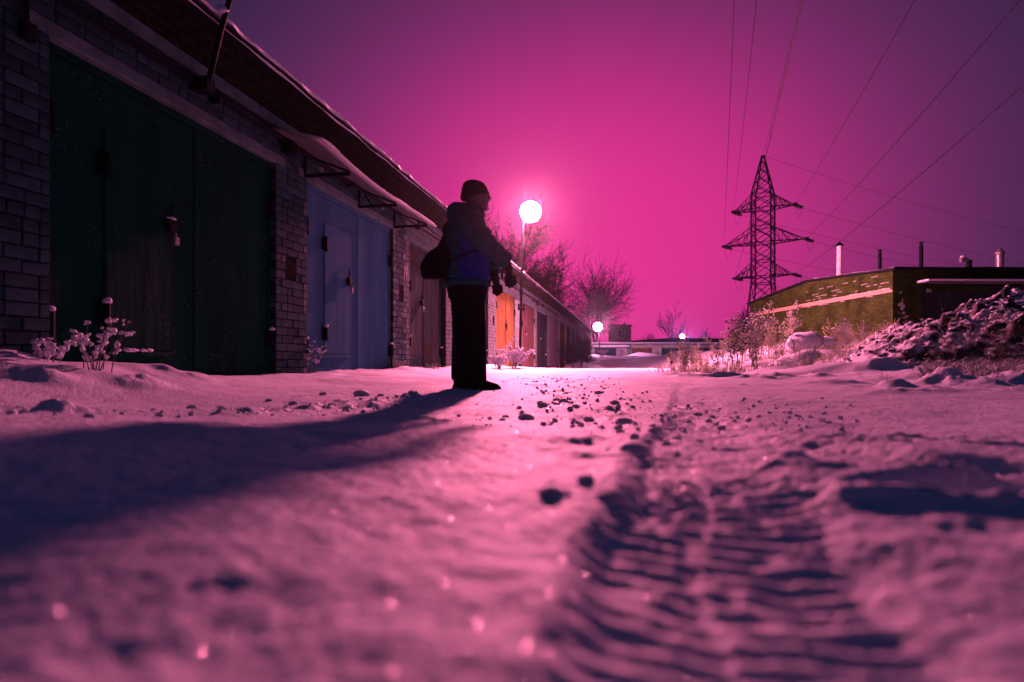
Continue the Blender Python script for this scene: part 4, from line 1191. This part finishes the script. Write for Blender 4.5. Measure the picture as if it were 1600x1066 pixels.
# ---------------------------------------------------------------- lattice pylon
PYX, PYY = 35.3, 90.0
PY_ = empty('pylon', (PYX, PYY, -0.5), 0, 'tall steel lattice pylon with six cross-arms', 'pylon')
az = R(124); ar = Vector((math.sin(az), math.cos(az), 0)); br_ = Vector((-ar.y, ar.x, 0))
def half(z):
    if z >= 23.5: return 1.3 - (1.3 - .14) * (z - 23.5) / (29.05 - 23.5)
    if z >= 11: return 1.3
    return 1.3 + (11 - z) / 11 * 1.1
def cor(k, z):
    sx, sy = ((1, 1), (-1, 1), (-1, -1), (1, -1))[k]
    h = half(z); return ar * (sx * h) + br_ * (sy * h) + Vector((0, 0, z + .5))
lv = [0, 3.2, 6.0, 8.6, 11, 12.6, 14.2, 15.8, 17.4, 19.0, 20.5, 22.0, 23.5, 24.9, 26.2, 27.4, 28.4, 29.05]
for k in range(4):
    MB().tube([cor(k, z) for z in (0, 11, 23.5, 29.05)], [.13, .12, .11, .08], 4).build('leg', M['pylon'], PY_)
for a, b in zip(lv[:-1], lv[1:]):
    for k in range(4):
        k2 = (k + 1) % 4
        MB().tube([cor(k, a), cor(k2, b)], .055, 4).build('brace', M['pylon'], PY_)
        MB().tube([cor(k2, a), cor(k, b)], .055, 4).build('brace', M['pylon'], PY_)
for z in (11, 12.0, 14.2, 16.7, 19, 21.5, 23.5):
    for k in range(4):
        MB().tube([cor(k, z), cor((k + 1) % 4, z)], .06, 4).build('strut', M['pylon'], PY_)
TIPS = []
for (zc, zt, L) in ((21.5, 23.4, 4.1), (16.7, 18.9, 5.45), (12.0, 13.9, 3.95)):
    for s in (1, -1):
        tip = ar * (s * L) + Vector((0, 0, zc + .55))
        TIPS.append(tip)
        m_ = MB()
        for sb in (1, -1):
            p0 = ar * (s * 1.3) + br_ * (sb * 1.3) + Vector((0, 0, zc + .5)); p1 = ar * (s * 1.3) + br_ * (sb * 1.3) + Vector((0, 0, zt + .5))
            m_.tube([p0, tip], .08, 4); m_.tube([p1, tip], .06, 4)
            for f in (.25, .5, .75):
                m_.tube([p0.lerp(tip, f), p1.lerp(tip, f)], .04, 4)
                m_.tube([p0.lerp(tip, f), p1.lerp(tip, f - .25)], .04, 4)
        a0 = ar * (s * 1.3) + br_ * 1.3 + Vector((0, 0, zc + .5)); b0 = ar * (s * 1.3) - br_ * 1.3 + Vector((0, 0, zc + .5))
        for f in (0, .25, .5, .75):
            m_.tube([a0.lerp(tip, f), b0.lerp(tip, f)], .045, 4)
            m_.tube([a0.lerp(tip, f), b0.lerp(tip, min(1, f + .25))], .04, 4)
        m_.build('cross_arm', M['pylon'], PY_)
d_in = Vector((-.325, -1, 0)).normalized(); d_out = Vector((1.8, 1, 0)).normalized()
org = Vector((PYX, PYY, -.5))
def cable(p, q, sag, n=40):
    return [tuple(p.lerp(q, i / n) - Vector((0, 0, 4 * sag * (i / n) * (1 - i / n)))) for i in range(n + 1)]
for ti, tip in enumerate(TIPS + [Vector((0, 0, 29.5))]):
    for d, Ln, sag, lb in ((d_in, 175, 2.6, 'thin overhead wire running from the pylon across the road'), (d_out, 190, 3.5, 'thin overhead wire running from the pylon past the chimneys')):
        p = tip; top = tip.z > 29
        if not top:
            q = tip + d * 1.7 + Vector((0, 0, -.22))
            for off in (-.13, .13):
                m_ = MB(); o_ = Vector((-d.y, d.x, 0)) * off
                prof = []
                for i in range(23):
                    prof.append((p + (q - p) * (i / 22) + o_))
                m_.tube(prof, [(.19 if i % 2 else .07) if 2 < i < 21 else .03 for i in range(23)], 8)
                m_.build('insulator_string', M['insul'], PY_, smooth=False)
            p = q
        else:
            p = tip
        w = MB().tube(cable(org + p, org + p + d * Ln, sag), .017 if d is d_in else .02, 5, cap=False).build('power_line', M['wire'], smooth=True)
        src = 'the pylon peak' if top else ('the upper', 'the long middle', 'the lower')[ti // 2] + ' cross-arm on the ' + ('chimney' if ti % 2 == 0 else 'garage-row') + ' side'
        tag(w, 'thin overhead wire from ' + src + (' crossing over the road' if d is d_in else ' running past the chimneys'), 'wire', 'overhead wires')
    if tip.z < 29:      # jumper loop
        p = tip + d_in * 1.7; q = tip + d_out * 1.7
        MB().tube([tuple(p.lerp(q, i / 12) - Vector((0, 0, .22 + 1.6 * 4 * (i / 12) * (1 - i / 12)))) for i in range(13)], .018, 4, cap=False).build('jumper', M['wire'], PY_)

# ---------------------------------------------------------------- olive brick garage block on the right
BX, BY = 12.97, 21.8
BLK = empty('garage_block', (BX, BY, 0.0), math.atan2(.02, 1), 'olive brick garage block with pale band and chimney pipes above the snowy bank', 'garages')
W_, Dp = 26.0, 12.4
mb = MB()
gb = [(0, 0), (Dp, 0), (Dp, 3.26), (6.0, 3.66), (0, 3.30)]
V = [(0, y, z - (1.0 if z == 0 else 0)) for (y, z) in gb] + [(W_, y, z - (1.0 if z == 0 else 0)) for (y, z) in gb]
F = [(0, 1, 2, 3, 4)[::-1], (5, 6, 7, 8, 9)] + [(k, (k + 1) % 5, 5 + (k + 1) % 5, 5 + k) for k in range(5)]
mb.add(V, F); mb.build('wall', M['olive_brick'], BLK)
band_me = MB().cbox((-.022, 0, 0), (.05, .25, .072), .005).mesh('band_brick'); band_me.materials.append(M['pale_brick'])
for r_ in range(2):
    yy = 0.0 + .13 * r_
    while yy < 12.1:
        link_mesh('band_brick', band_me, None, BLK, (0, yy, 2.58 + r_ * .082)); yy += .262
mb = MB()
for r_ in range(2):
    for k in range(12): mb.cbox((.13 * r_ + k * .262, -.02, 2.58 + r_ * .082), (.13 * r_ + k * .262 + .25, .05, 2.652 + r_ * .082), .005)
mb.build('front_band', M['olive_brick'], BLK)
rf = MB()
def slab(y0, z0, y1, z1, th, ov=.12):
    V = [(-ov, y0, z0), (W_, y0, z0), (W_, y1, z1), (-ov, y1, z1)]
    V += [(a, b, c + th) for (a, b, c) in V]
    rf.add(V, [(3, 2, 1, 0), (4, 5, 6, 7), (0, 1, 5, 4), (1, 2, 6, 5), (2, 3, 7, 6), (3, 0, 4, 7)])
slab(-.25, 3.29, 5.998, 3.665, .07); slab(6.0, 3.665, Dp + .2, 3.25, .07)
roofb = rf.build('roof', M['felt'], BLK)
V = []; F = []
ys = np.linspace(-.22, 6.0, 30); xs3 = np.concatenate([np.linspace(-.135, .6, 8), np.linspace(1.2, W_, 40)])
for i, yy in enumerate(ys):
    for j, xx in enumerate(xs3):
        zt = 3.365 + (yy + .25) * .06 + .035 + .02 * float(vnoise(np.array([xx * 3.]), np.array([yy * 3.]), 7)[0])
        if j == 0: zt -= .03
        V.append((xx, yy, zt))
nx_ = len(xs3)
for i in range(len(ys) - 1):
    for j in range(nx_ - 1): F.append((i * nx_ + j, i * nx_ + j + 1, (i + 1) * nx_ + j + 1, (i + 1) * nx_ + j))
MB().add(V, F).build('roof_snow', M['snow_soft'], roofb, smooth=True)
dd = MB().cbox((1.0, -.03, .2), (1.06, .05, 2.80), .005).cbox((4.35, -.03, .2), (4.41, .05, 2.80), .005).cbox((1.061, -.03, 2.74), (4.349, .05, 2.80), .005).build('garage_door', M['black_green'], BLK)
for (a, b) in ((1.065, 2.69), (2.70, 4.345)):
    MB().cbox((a, -.018, .2), (b, .04, 2.735), .005).build('leaf', M['black_green'], dd)
def text_mesh(name, s, size, mat, parent, Mx):
    cu = bpy.data.curves.new('t', 'FONT'); cu.body = s; cu.size = size; cu.extrude = .001
    o = bpy.data.objects.new('t', cu); col.objects.link(o)
    dg = bpy.context.evaluated_depsgraph_get()
    me = bpy.data.meshes.new_from_object(o.evaluated_get(dg)); me.transform(Mx)
    bpy.data.objects.remove(o)
    return link_mesh(name, me, mat, parent)
text_mesh('door_number', '86', .19, M['paint_white'], dd, Matrix.Translation((1.14, -.021, 2.56)) @ Matrix.Rotation(R(90), 4, 'X'))
cn = MB().box((.80, -.62, 2.86), (4.9, -.003, 2.885)).build('canopy', M['galv'], BLK)
MB().cbox((.79, -.65, 2.888), (4.91, -.01, 2.945), .02).build('canopy_snow', M['snow_soft'], cn)
mb = MB(); gq = np.random.default_rng(3)
for k in range(16):
    cx, cz = .33 + gq.normal(0, .07), 2.10 + gq.normal(0, .14); w, h = gq.uniform(.02, .07), gq.uniform(.02, .06); y = -.003 - .0006 * k
    mb.add([(cx - w, y, cz - h * .6), (cx + w * .7, y, cz - h), (cx + w, y, cz + h * .5), (cx - w * .4, y, cz + h)], [(0, 1, 2, 3)])
mb.build('peeling_plaster', M['paint_white'], BLK, kind='stuff')
# ledges of snow on proud courses of the gable
mb = MB()
for k in range(46):
    yy = gq.uniform(.1, 6.2); c = gq.integers(26, 34); L = gq.uniform(.08, .45)
    zc = c * .0975 + .004
    if zc > 3.28 + yy * .05: continue
    mb.cbox((-.018, yy, zc), (-.001, yy + L, zc + .012), .003)
mb.build('ledge_snow', M['snow_soft'], BLK, kind='stuff')
def chimney(x, y, ztop, r, mat, style):
    z0 = 3.36 + min(y, 6) * .06
    c = MB().tube([(x, y, z0), (x + .02 * (style == 0), y, ztop - .12)], r, 14).build('chimney', M[mat], BLK, smooth=False)
    if style == 0:
        mb = MB(); lathe(mb, [(r * .9, -.02), (r * 1.7, .03), (r * .2, .15), (0, .155)], Matrix.Translation((x + .02, y, ztop - .12)), 14); mb.build('cap', M['steel_dark'], c)
    elif style == 1:
        MB().tube([(x, y, ztop - .12), (x, y, ztop - .03)], r * .6, 10).tube([(x, y, ztop - .05), (x, y, ztop)], [r * 1.3, r * .9], 12).build('cap', M['steel_dark'], c)
    elif style == 2:
        MB().tube([(x, y, ztop - .2), (x - .12, y, ztop - .10), (x - .32, y, ztop - .12)], [.08, .08, .09], 10).build('elbow', M['galv'], c)
        MB().blob((x - .22, y, ztop - .0), (.12, .07, .05), 6, 9, 6, .1).build('snow_cap', M['snow_soft'], c, smooth=True)
    else:
        mb = MB(); lathe(mb, [(r * 1.05, -.14), (r * 1.25, -.12), (r * 1.25, -.03), (r * .1, .16), (0, .165)], Matrix.Translation((x, y, ztop - .12)), 14); mb.build('cap', M['galv'], c)
chimney(.30, 4.0, 4.98, .10, 'white_pipe', 0)
chimney(.88, 2.2, 4.40, .065, 'steel_dark', 1)
chimney(2.45, 2.2, 4.70, .07, 'steel_dark', 1)
chimney(3.90, 1.7, 4.06, .10, 'steel_dark', 2)
chimney(5.45, 2.2, 4.46, .13, 'galv', 3)

# ---------------------------------------------------------------- distance: low garages, dark shed, brick tower
FG = empty('low_garages', (12.4, 100, 0), 0, 'low row of distant garages with snowy roof edge and pink pillar', 'garages')
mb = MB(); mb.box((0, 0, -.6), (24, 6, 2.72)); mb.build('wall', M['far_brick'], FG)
MB().box((-.3, -.35, 2.721), (24.3, 6.2, 2.86)).build('roof', M['felt'], FG)
MB().cbox((-.35, -.45, 2.862), (24.3, 6.2, 3.02), .05).build('roof_snow', M['snow_soft'], FG)
MB().box((0.2, -1.1, 2.28), (5.7, -.003, 2.34)).build('canopy', M['galv'], FG)
MB().cbox((0.15, -1.15, 2.343), (5.75, -.01, 2.52), .05).build('canopy_snow', M['snow_soft'], FG)
for (a, b, mt) in ((.5, 3.9, 'navy'), (6.35, 9.5, 'brown'), (10.95, 14.15, 'teal'), (15.1, 18.4, 'black_green'), (19.4, 22.6, 'navy')):
    MB().cbox((a, -.03, -.4), (b, -.002, 2.18), .008).build('garage_door', M[mt], FG)
MB().cbox((5.55, -.16, -.5), (6.25, -.002, 2.72), .01).build('pillar', M['concrete'], FG)
MB().cbox((4.3, -.02, .2), (5.0, -.002, 1.9), .01).build('side_door', M['violet'], FG)
SH = empty('dark_shed', (24.5, 132, 0), 0, 'long black-roofed shed behind the low garages', 'shed')
MB().box((0, 0, -.5), (34, 9, 3.6)).build('wall', M['tower_brick'], SH)
V = []; F = []
pr = [(-.5, 3.62), (-.5, 4.25), (8, 4.85), (18, 4.75), (34, 4.45), (34.5, 3.62)]
for yy in (-.6, 9.5):
    V += [(a, yy, z) for (a, z) in pr]
F = [(0, 1, 2, 3, 4, 5)[::-1], (6, 7, 8, 9, 10, 11)] + [(k, (k + 1) % 6, 6 + (k + 1) % 6, 6 + k) for k in range(6)]
MB().add(V, F).build('roof', M['felt'], SH)
TW = empty('brick_tower', (20.2, 130, 0), 0, 'small two-storey brick tower with one window behind the leaning tree', 'building')
MB().box((0, 0, -.5), (4.0, 4.0, 7.2)).build('wall', M['tower_brick'], TW)
MB().cbox((-.15, -.15, 7.202), (4.15, 4.15, 7.5), .03).build('roof', M['felt'], TW)
wn = MB().cbox((1.25, -.05, 4.75), (2.75, -.002, 4.83), .01).cbox((1.25, -.05, 6.3), (2.75, -.002, 6.38), .01).cbox((1.25, -.05, 4.831), (1.33, -.002, 6.299), .01).cbox((2.67, -.05, 4.831), (2.75, -.002, 6.299), .01).cbox((1.96, -.05, 4.831), (2.04, -.002, 6.299), .01).build('window', M['paint_white'], TW)
MB().box((1.331, -.02, 4.832), (1.959, -.004, 6.298)).build('pane', M['void_glass'], wn)
MB().box((2.041, -.02, 4.832), (2.669, -.004, 6.298)).build('pane', M['concrete'], wn)
MB().tube([(2.9, 1.5, 7.5), (2.9, 1.5, 8.0)], .2, 8).build('roof_vent', M['steel_dark'], TW)

# ---------------------------------------------------------------- plants, lumps and small things
def at_ground(px, py):
    """where the line of sight through a point of the photograph first meets the snow"""
    y = 0.25 * 1.02 ** np.arange(220)
    h = base_h((px - 800) / 1000 * y, y)[0]
    f = 563 + (CAM_H - h) / y * 1000
    i = int(np.argmax(f <= py))
    return (px - 800) / 1000 * float(y[i]), float(y[i])
def weed_parts(h, n, spread, seed, droop=.3, blobs=6, bsize=.012, twigs=5, sr=.004):
    g = np.random.default_rng(seed)
    st = MB(); sn = MB()
    for i in range(n):
        a = g.uniform(0, 2 * math.pi); sp = spread * g.uniform(.2, 1); hh = h * g.uniform(.55, 1)
        pts = []; m = 7
        bx, by = g.normal(0, spread * .18, 2)
        for k in range(m + 1):
            f = k / m
            pts.append(Vector((bx + math.cos(a) * sp * f ** 1.5, by + math.sin(a) * sp * f ** 1.5, hh * (f - droop * sp / max(spread, 1e-3) * f ** 3) - .05 * (1 - f))))
        st.tube(pts, [sr * (1.25 - .8 * k / m) for k in range(m + 1)], 4, cap=False)
        for k in range(twigs):
            f = g.uniform(.35, .95); i0 = min(m - 1, int(f * m)); p = pts[i0].lerp(pts[i0 + 1], f * m - i0)
            b = g.uniform(0, 2 * math.pi); L = h * g.uniform(.07, .2) * (1.1 - f * .6)
            q = p + Vector((math.cos(b) * L, math.sin(b) * L, L * g.uniform(.2, 1.0)))
            st.tube([p, p.lerp(q, .5) + Vector((0, 0, L * .1)), q], [sr * .55, sr * .45, sr * .3], 3, cap=False)
            if blobs:
                for j in range(max(1, blobs // 2)):
                    r = bsize * g.uniform(.4, 1.2); c = p.lerp(q, g.uniform(.3, 1))
                    sn.blob(c, (r, r, r * g.uniform(.7, 1.6)), int(g.integers(1e6)), 6, 4, .35)
        for k in range(blobs):
            f = 1 - g.random() ** 1.5 * .6; i0 = min(m - 1, int(f * m)); p = pts[i0].lerp(pts[i0 + 1], min(1, f * m - i0))
            r = bsize * g.uniform(.5, 1.4)
            for j in range(4 if bsize > .015 else 1):
                jj = Vector((g.normal(0, r * .8), g.normal(0, r * .8), g.normal(r * .3, r * .45))) if bsize > .015 else Vector((0, 0, r * .4))
                r2 = r * (g.uniform(.35, .8) if bsize > .015 else 1)
                sn.blob(p + jj, (r2 * 1.2, r2 * 1.1, r2 * .85), int(g.integers(1e6)), 7, 5, .35)
    return st, sn
def weed(name, label, loc, h, n, spread, seed, group=None, mat='weed', bmat='snow_soft', **kw):
    e = empty(name, loc, 0, label, 'plant', group)
    st, sn = weed_parts(h, n, spread, seed, **kw)
    st.build('stems', M[mat], e)
    if sn.n: sn.build('snow_clumps', M[bmat], e, smooth=True, kind='stuff')
    return e
def on(x, y, dz=0.0): return (x, y, hz(x, y) + dz)
weed('snowy_weed', 'snow-clumped weed standing before the dark green door', on(-2.88, 4.42), .42, 10, .22, 101, droop=.15, blobs=2, bsize=.017, twigs=4, sr=.004)
weed('snowy_weed', 'low snow-laden weed at the dark green door corner by the bricks', on(-3.22, 4.45), .22, 7, .16, 103, droop=.2, blobs=4, bsize=.016, twigs=3)
weed('arching_weed', 'arching frosted bramble beside the blue door', on(-2.70, 8.35), .62, 16, .42, 105, droop=.55, blobs=5, bsize=.010, twigs=6, sr=.005)
weed('arching_weed', 'flattened frosted stalks at the pier left of the blue door', on(-3.05, 7.9), .30, 14, .5, 107, droop=.7, blobs=5, bsize=.012, twigs=5, sr=.005)
weed('snowy_weed', 'brightly lit snow-laden bush in front of the orange door', on(0.05, 17.6), .72, 20, .42, 109, droop=.3, blobs=7, bsize=.032, twigs=6, sr=.007)
weed('snowy_weed', 'smaller lit snowy bush behind the man by the pale brick pier', on(-.40, 16.6), .48, 16, .40, 111, droop=.3, blobs=7, bsize=.03, twigs=5, sr=.007)
weed('snowy_weed', 'thin dry stalk rising in front of the orange door', on(0.0, 18.4), 1.15, 3, .16, 113, droop=.2, blobs=4, bsize=.02, twigs=5, sr=.007)
weed('dry_grass_tuft', 'short dry grass tuft at the foot of the pier right of the blue door', on(-2.02, 11.3), .22, 24, .2, 115, mat='straw', droop=.4, blobs=1, bsize=.006, twigs=1)
weed('dry_grass_tuft', 'dry grass along the bottom of the worn door', on(-1.55, 12.7), .18, 26, .3, 117, mat='straw', droop=.4, blobs=1, bsize=.006, twigs=1)
weed('snowy_weed', 'snowy bush at the far corner of the garage row', on(9.2, 66), .8, 16, .6, 119, droop=.3, blobs=6, bsize=.06, twigs=5, sr=.014)

# weeds along the bank below the olive gable
gw = np.random.default_rng(77)
protos = []
for i in range(6):
    st, sn = weed_parts(1.0, 5 + i, .26, 200 + i, droop=.10, blobs=8, bsize=.0105, twigs=12, sr=.0055)
    a = st.mesh('stems'); a.materials.append(M['straw'] if i % 2 else M['weed']); b = sn.mesh('frosted_heads', True)
    b.materials.append(M['straw'] if i % 3 == 0 else M['frost_bark'] if i % 3 == 1 else M['weed'])
    protos.append((a, b))
spots = []
for k in range(54):
    px = gw.uniform(1040, 1395); 
    y = gw.uniform(13.0, 20.5) if px < 1300 else gw.uniform(14.5, 20.5)
    s = gw.uniform(.45, 1.2) * (0.6 if px < 1120 else 1.0 if px < 1215 else .55)
    spots.append(((px - 800) / 1000 * y, y, s))
spots += [(.305 * 13.2, 13.2, .38), (.32 * 13.6, 13.6, .5), (.335 * 14.0, 14.0, .6), (.37 * 17, 17, 1.3), (.385 * 17.5, 17.5, 1.45), (.40 * 17, 17, 1.2), (.43 * 18, 18, 1.3), (.44 * 18.5, 18.5, 1.35),
          (.50 * 19.5, 19.5, .95), (.52 * 19.8, 19.8, .8), (.64 * 20.6, 20.6, .8), (.655 * 20.4, 20.4, .7), (.67 * 20.5, 20.5, .8)]
for k, (x, y, s) in enumerate(spots):
    e = empty('frosted_weed', on(x, y, -.02), gw.uniform(0, 6.28), '', 'plant')
    pi = int(gw.integers(6)); s *= 1.2
    sz = 'tall' if s > 1.15 else 'knee-high' if s > .75 else 'low'; cl_ = 'straw-coloured' if pi % 2 else 'dark-stemmed'
    tag(e, sz + ' ' + cl_ + ' frosted weed on the snowy bank below the olive garage block', None, sz + ' ' + cl_ + ' weeds on the bank')
    e.scale = (s, s, s)
    a, b = protos[pi]
    link_mesh('stems', a, None, e)['kind'] = 'stuff'; link_mesh('frosted_heads', b, None, e)['kind'] = 'stuff'

# matted dry grass: nobody could count it
def grass(name, label, pts, hmin, hmax, mat, seed, lean=.6, w=.004):
    g = np.random.default_rng(seed); P = np.array(pts); Z = hzs(P)
    n = len(P); a = g.uniform(0, 2 * np.pi, n); h = g.uniform(hmin, hmax, n); L = h * g.uniform(.2, lean * 2, n)
    ca, sa = np.cos(a), np.sin(a)
    V = np.zeros((n, 5, 3))
    for j, (f, ww) in enumerate(((0, w), (0, -w), (.55, w * .8), (.55, -w * .8), (1, 0))):
        V[:, j, 0] = P[:, 0] + ca * L * f ** 1.6 - sa * ww; V[:, j, 1] = P[:, 1] + sa * L * f ** 1.6 + ca * ww
        V[:, j, 2] = Z - .02 + h * (f - .35 * f * f)
    F = []
    for i in range(n): F += [(5 * i, 5 * i + 1, 5 * i + 3, 5 * i + 2), (5 * i + 2, 5 * i + 3, 5 * i + 4)]
    me = bpy.data.meshes.new(name); me.from_pydata(V.reshape(-1, 3).tolist(), [], F); me.update()
    return tag(link_mesh(name, me, M[mat]), label, 'grass', kind='stuff')
pts = []
for k in range(9000):
    y = gw.uniform(12.0, 20.5); px = gw.uniform(1045, 1400) + gw.normal(0, 15)
    x = (px - 800) / 1000 * y
    if float(vnoise(np.array([x * .9]), np.array([y * .9]), 303)[0]) > -.1 + .25 * (px > 1300): pts.append((x, y))
grass('dry_grass', 'matted straw-coloured grass poking through snow on the right bank', pts, .06, .32, 'straw', 9, .7, .006)
pts = []
for k in range(2600):
    px = gw.uniform(1385, 1480); y = gw.uniform(19.6, 21.6); pts.append(((px - 800) / 1000 * y, y))
grass('dry_grass', 'tall dark grass along the front wall of the olive block', pts, .2, .75, 'weed', 10, .3, .007)
pts = []
for k in range(3800):
    y = gw.uniform(6.2, 9.0); px = gw.uniform(1440, 1640); pts.append(((px - 800) / 1000 * y, y))
grass('dry_grass', 'dark grass flattened at the foot of the ploughed mound', pts, .05, .20, 'weed', 11, 1.1, .004)

# ploughed rubble on the mound
mbx = MB(); gm = np.random.default_rng(15); cand = []
while len(cand) < 3800:
    x = gm.uniform(5.4, 16); y = gm.uniform(5.6, 13.6)
    d = math.hypot((x - 11.4) / 6.0, (y - 9.6) / 4.4)
    if d < 1.02: cand.append((x, y))
Z = hzs(cand)
for (x, y), z in zip(cand, Z):
    r = .012 + .045 * gm.random() ** 3
    mbx.blob((x, y, z + r * .15), (r * gm.uniform(.8, 1.6), r * gm.uniform(.8, 1.6), r * gm.uniform(.6, 1)), int(gm.integers(1e6)), 7, 5, .35)
o = mbx.build('snow_rubble', M['dirt_snow'], smooth=False); tag(o, 'frozen clods of earth and snow covering the ploughed mound', 'rubble', kind='stuff')

def lump(name, label, x, y, r, seed, mat='snow_soft', group=None, cat='snow lump', sink=.3, nu=18, nv=12, rough=.10):
    me = MB().blob((0, 0, 0), r, seed, nu, nv, rough).mesh(name, True)
    o = link_mesh(name, me, M[mat], None, (x, y, hz(x, y) + r[2] * (1 - sink * 2)), (0, 0, seed))
    return tag(o, label, cat, group)
lump('snow_heap', 'smooth white snow heap among the frosted weeds on the bank', .458 * 17.2, 17.2, (.62, .5, .36), 1, rough=.06, sink=.25)
lump('snow_heap', 'smaller snow heap leaning on the big white one', .487 * 17.0, 17.0, (.42, .4, .24), 2, rough=.10, sink=.25)

# fallen twigs and branches on the mound
for k, (x, y, h, sd, dx, dy, lb) in enumerate(((5.0, 7.0, .55, 71, -.8, -.2, 'bare branch lying at the foot of the mound'), (5.9, 7.2, .6, 72, .5, -.3, 'crooked twig sticking out of the mound foot'), (5.6, 6.2, .55, 73, .2, 0, 'dark upright twig beside the shaded hummock'), (6.6, 7.6, .6, 74, -.6, .2, 'branch lying across the snowy mound'), (5.9, 6.0, .45, 75, -.5, 0, 'short dead twig at the mound edge'), (6.5, 8.8, .6, 76, -.9, .3, 'grey branch half buried in the ploughed mound'), (4.6, 7.4, .4, 77, -.9, .1, 'thin twig trailing onto the open snow'))):
    tree('fallen_branch', lb, on(x, y, .02), h, .012, sd, dict(levels=3, kids=(4, 3, 2), seg=(5, 4, 3, 2), rmin=.0025, start=(.2, .2, .2), up=0, wander=.14, trunk_lvl=0, ang=(25, 60)), mat='frost_bark', d=(dx, dy, .45), cat='branch')

# clods kicked up on the road
cl = [(992, 706, 22), (822, 657, 12), (975, 662, 13), (860, 772, 18), (955, 774, 24), (915, 754, 13), (930, 806, 11), (885, 770, 9), (1010, 688, 9), (1024, 680, 10), (969, 680, 7), (918, 688, 7), (848, 638, 8), (845, 630, 6), (880, 627, 7), (920, 655, 8), (960, 630, 7), (935, 615, 6), (900, 640, 6), (1090, 645, 6), (785, 660, 5), (790, 653, 5), (870, 625, 5), (965, 672, 6),
      (458, 632, 7), (505, 618, 6), (565, 618, 12), (595, 619, 5), (470, 640, 5), (300, 640, 8), (345, 636, 6), (140, 652, 8), (420, 628, 5), (250, 648, 6)]
gc = np.random.default_rng(8)
clod_me = []
for i in range(5):
    m_ = MB().blob((0, 0, 0), (1, .9, .8), 60 + i, 16, 12, .05).mesh('snow_clod', True); m_.materials.append(M['snow_soft']); clod_me.append(m_)
for k, (px, py, w) in enumerate(cl):
    x, y = at_ground(px, py)
    r = w / 1000 * y
    o = link_mesh('snow_clod', clod_me[k % 5], None, None, (x, y, hz(x, y) + r * .22), (gc.uniform(-.1, .1), gc.uniform(-.1, .1), gc.uniform(-.3, .3)), (r * 1.1, r, r * .72))
    big = w >= 11; left = px < 700
    tag(o, ('large rounded clod of snow lying on the trampled road' if big else 'small crumbly clod of snow beside the footprints on the road') if not left else 'small clod of snow on the crumbly ridge along the man\'s shadow', 'snow clod', 'large snow clods on the road' if big and not left else 'snow clods by the shadow' if left else 'small snow clods on the road')
# crumbs too small to count
crumb = MB(); P = []
for k in range(900):
    j = gc.random()
    if j < .5:
        y = gc.uniform(2.0, 9.5); x = .10 + .075 * y + gc.normal(0, .16 + .025 * y)
    elif j < .8:
        f = gc.random(); i0 = min(3, int(f * 4)); a = BERM_L[i0]; b = BERM_L[i0 + 1]; ff = f * 4 - i0
        x = a[0] + (b[0] - a[0]) * ff + gc.normal(0, .12); y = a[1] + (b[1] - a[1]) * ff + gc.normal(0, .14)
    else:
        y = gc.uniform(1.3, 4); x = .3 + .26 * y + gc.normal(0, .3)
    P.append((x, y))
for (x, y), z in zip(P, hzs(P)):
    r = (.003 + .013 * gc.random() ** 3) * (1 if y > 1.5 else .6)
    crumb.blob((x, y, z + r * .4), (r, r * .9, r * .8), int(gc.integers(1e6)), 6, 4, .3)
tag(crumb.build('snow_crumbs', M['snow_soft'], smooth=True), 'loose snow crumbs scattered over the road', 'snow crumbs', kind='stuff')

# ice crystals glinting on the snow
gi = np.random.default_rng(99)
n = 10000
yy = np.exp(gi.uniform(math.log(.30), math.log(9), n)); xx = yy * gi.uniform(-.85, .85, n)
zz = ground_h(xx, yy)
th_ = np.abs(gi.normal(0, R(30), n)); ph_ = gi.uniform(0, 2 * np.pi, n)
nn = np.stack([np.sin(th_) * np.cos(ph_), np.sin(th_) * np.sin(ph_), np.cos(th_)], 1)
t1 = np.cross(nn, np.array([0.3, .9, .1])); t1 /= np.linalg.norm(t1, axis=1)[:, None]; t2 = np.cross(nn, t1)
s_ = (gi.uniform(.0006, .0011, n) * (.5 + .5 * np.minimum(yy, 4)))[:, None]
c_ = np.stack([xx, yy, zz + .0012], 1)
V = np.stack([c_ + t1 * s_, c_ + t2 * s_, c_ - t1 * s_, c_ - t2 * s_], 1).reshape(-1, 3)
F = [(4 * i, 4 * i + 1, 4 * i + 2, 4 * i + 3) for i in range(n)]
me = bpy.data.meshes.new('ice_crystals'); me.from_pydata(V.tolist(), [], F); me.update()
im, nt, b = new_mat('ice_crystal'); b.inputs['Base Color'].default_value = (1, 1, 1, 1); b.inputs['Roughness'].default_value = .24; b.inputs['Specular IOR Level'].default_value = 1.0; b.inputs['Metallic'].default_value = 1.0
tag(link_mesh('ice_crystals', me, im), 'tiny ice crystals glinting on the snow surface', 'ice crystals', kind='stuff')

# ---------------------------------------------------------------- haze added to give the lamps a blooming halo
hzm = bpy.data.materials.new('haze'); hzm.use_nodes = True
nt = hzm.node_tree; nt.nodes.clear()
ho = nt.nodes.new('ShaderNodeOutputMaterial'); hv = nt.nodes.new('ShaderNodeVolumePrincipled')
hv.inputs['Color'].default_value = (.9, .9, .92, 1); hv.inputs['Density'].default_value = HAZE; hv.inputs['Anisotropy'].default_value = 0.93
nt.links.new(hv.outputs[0], ho.inputs['Volume'])
hb = MB().box((-320, -320, -2.0), (330, 320, 33)).build('haze', hzm); tag(hb, 'thin haze added over the whole yard for the lamp halo', 'haze', kind='stuff')
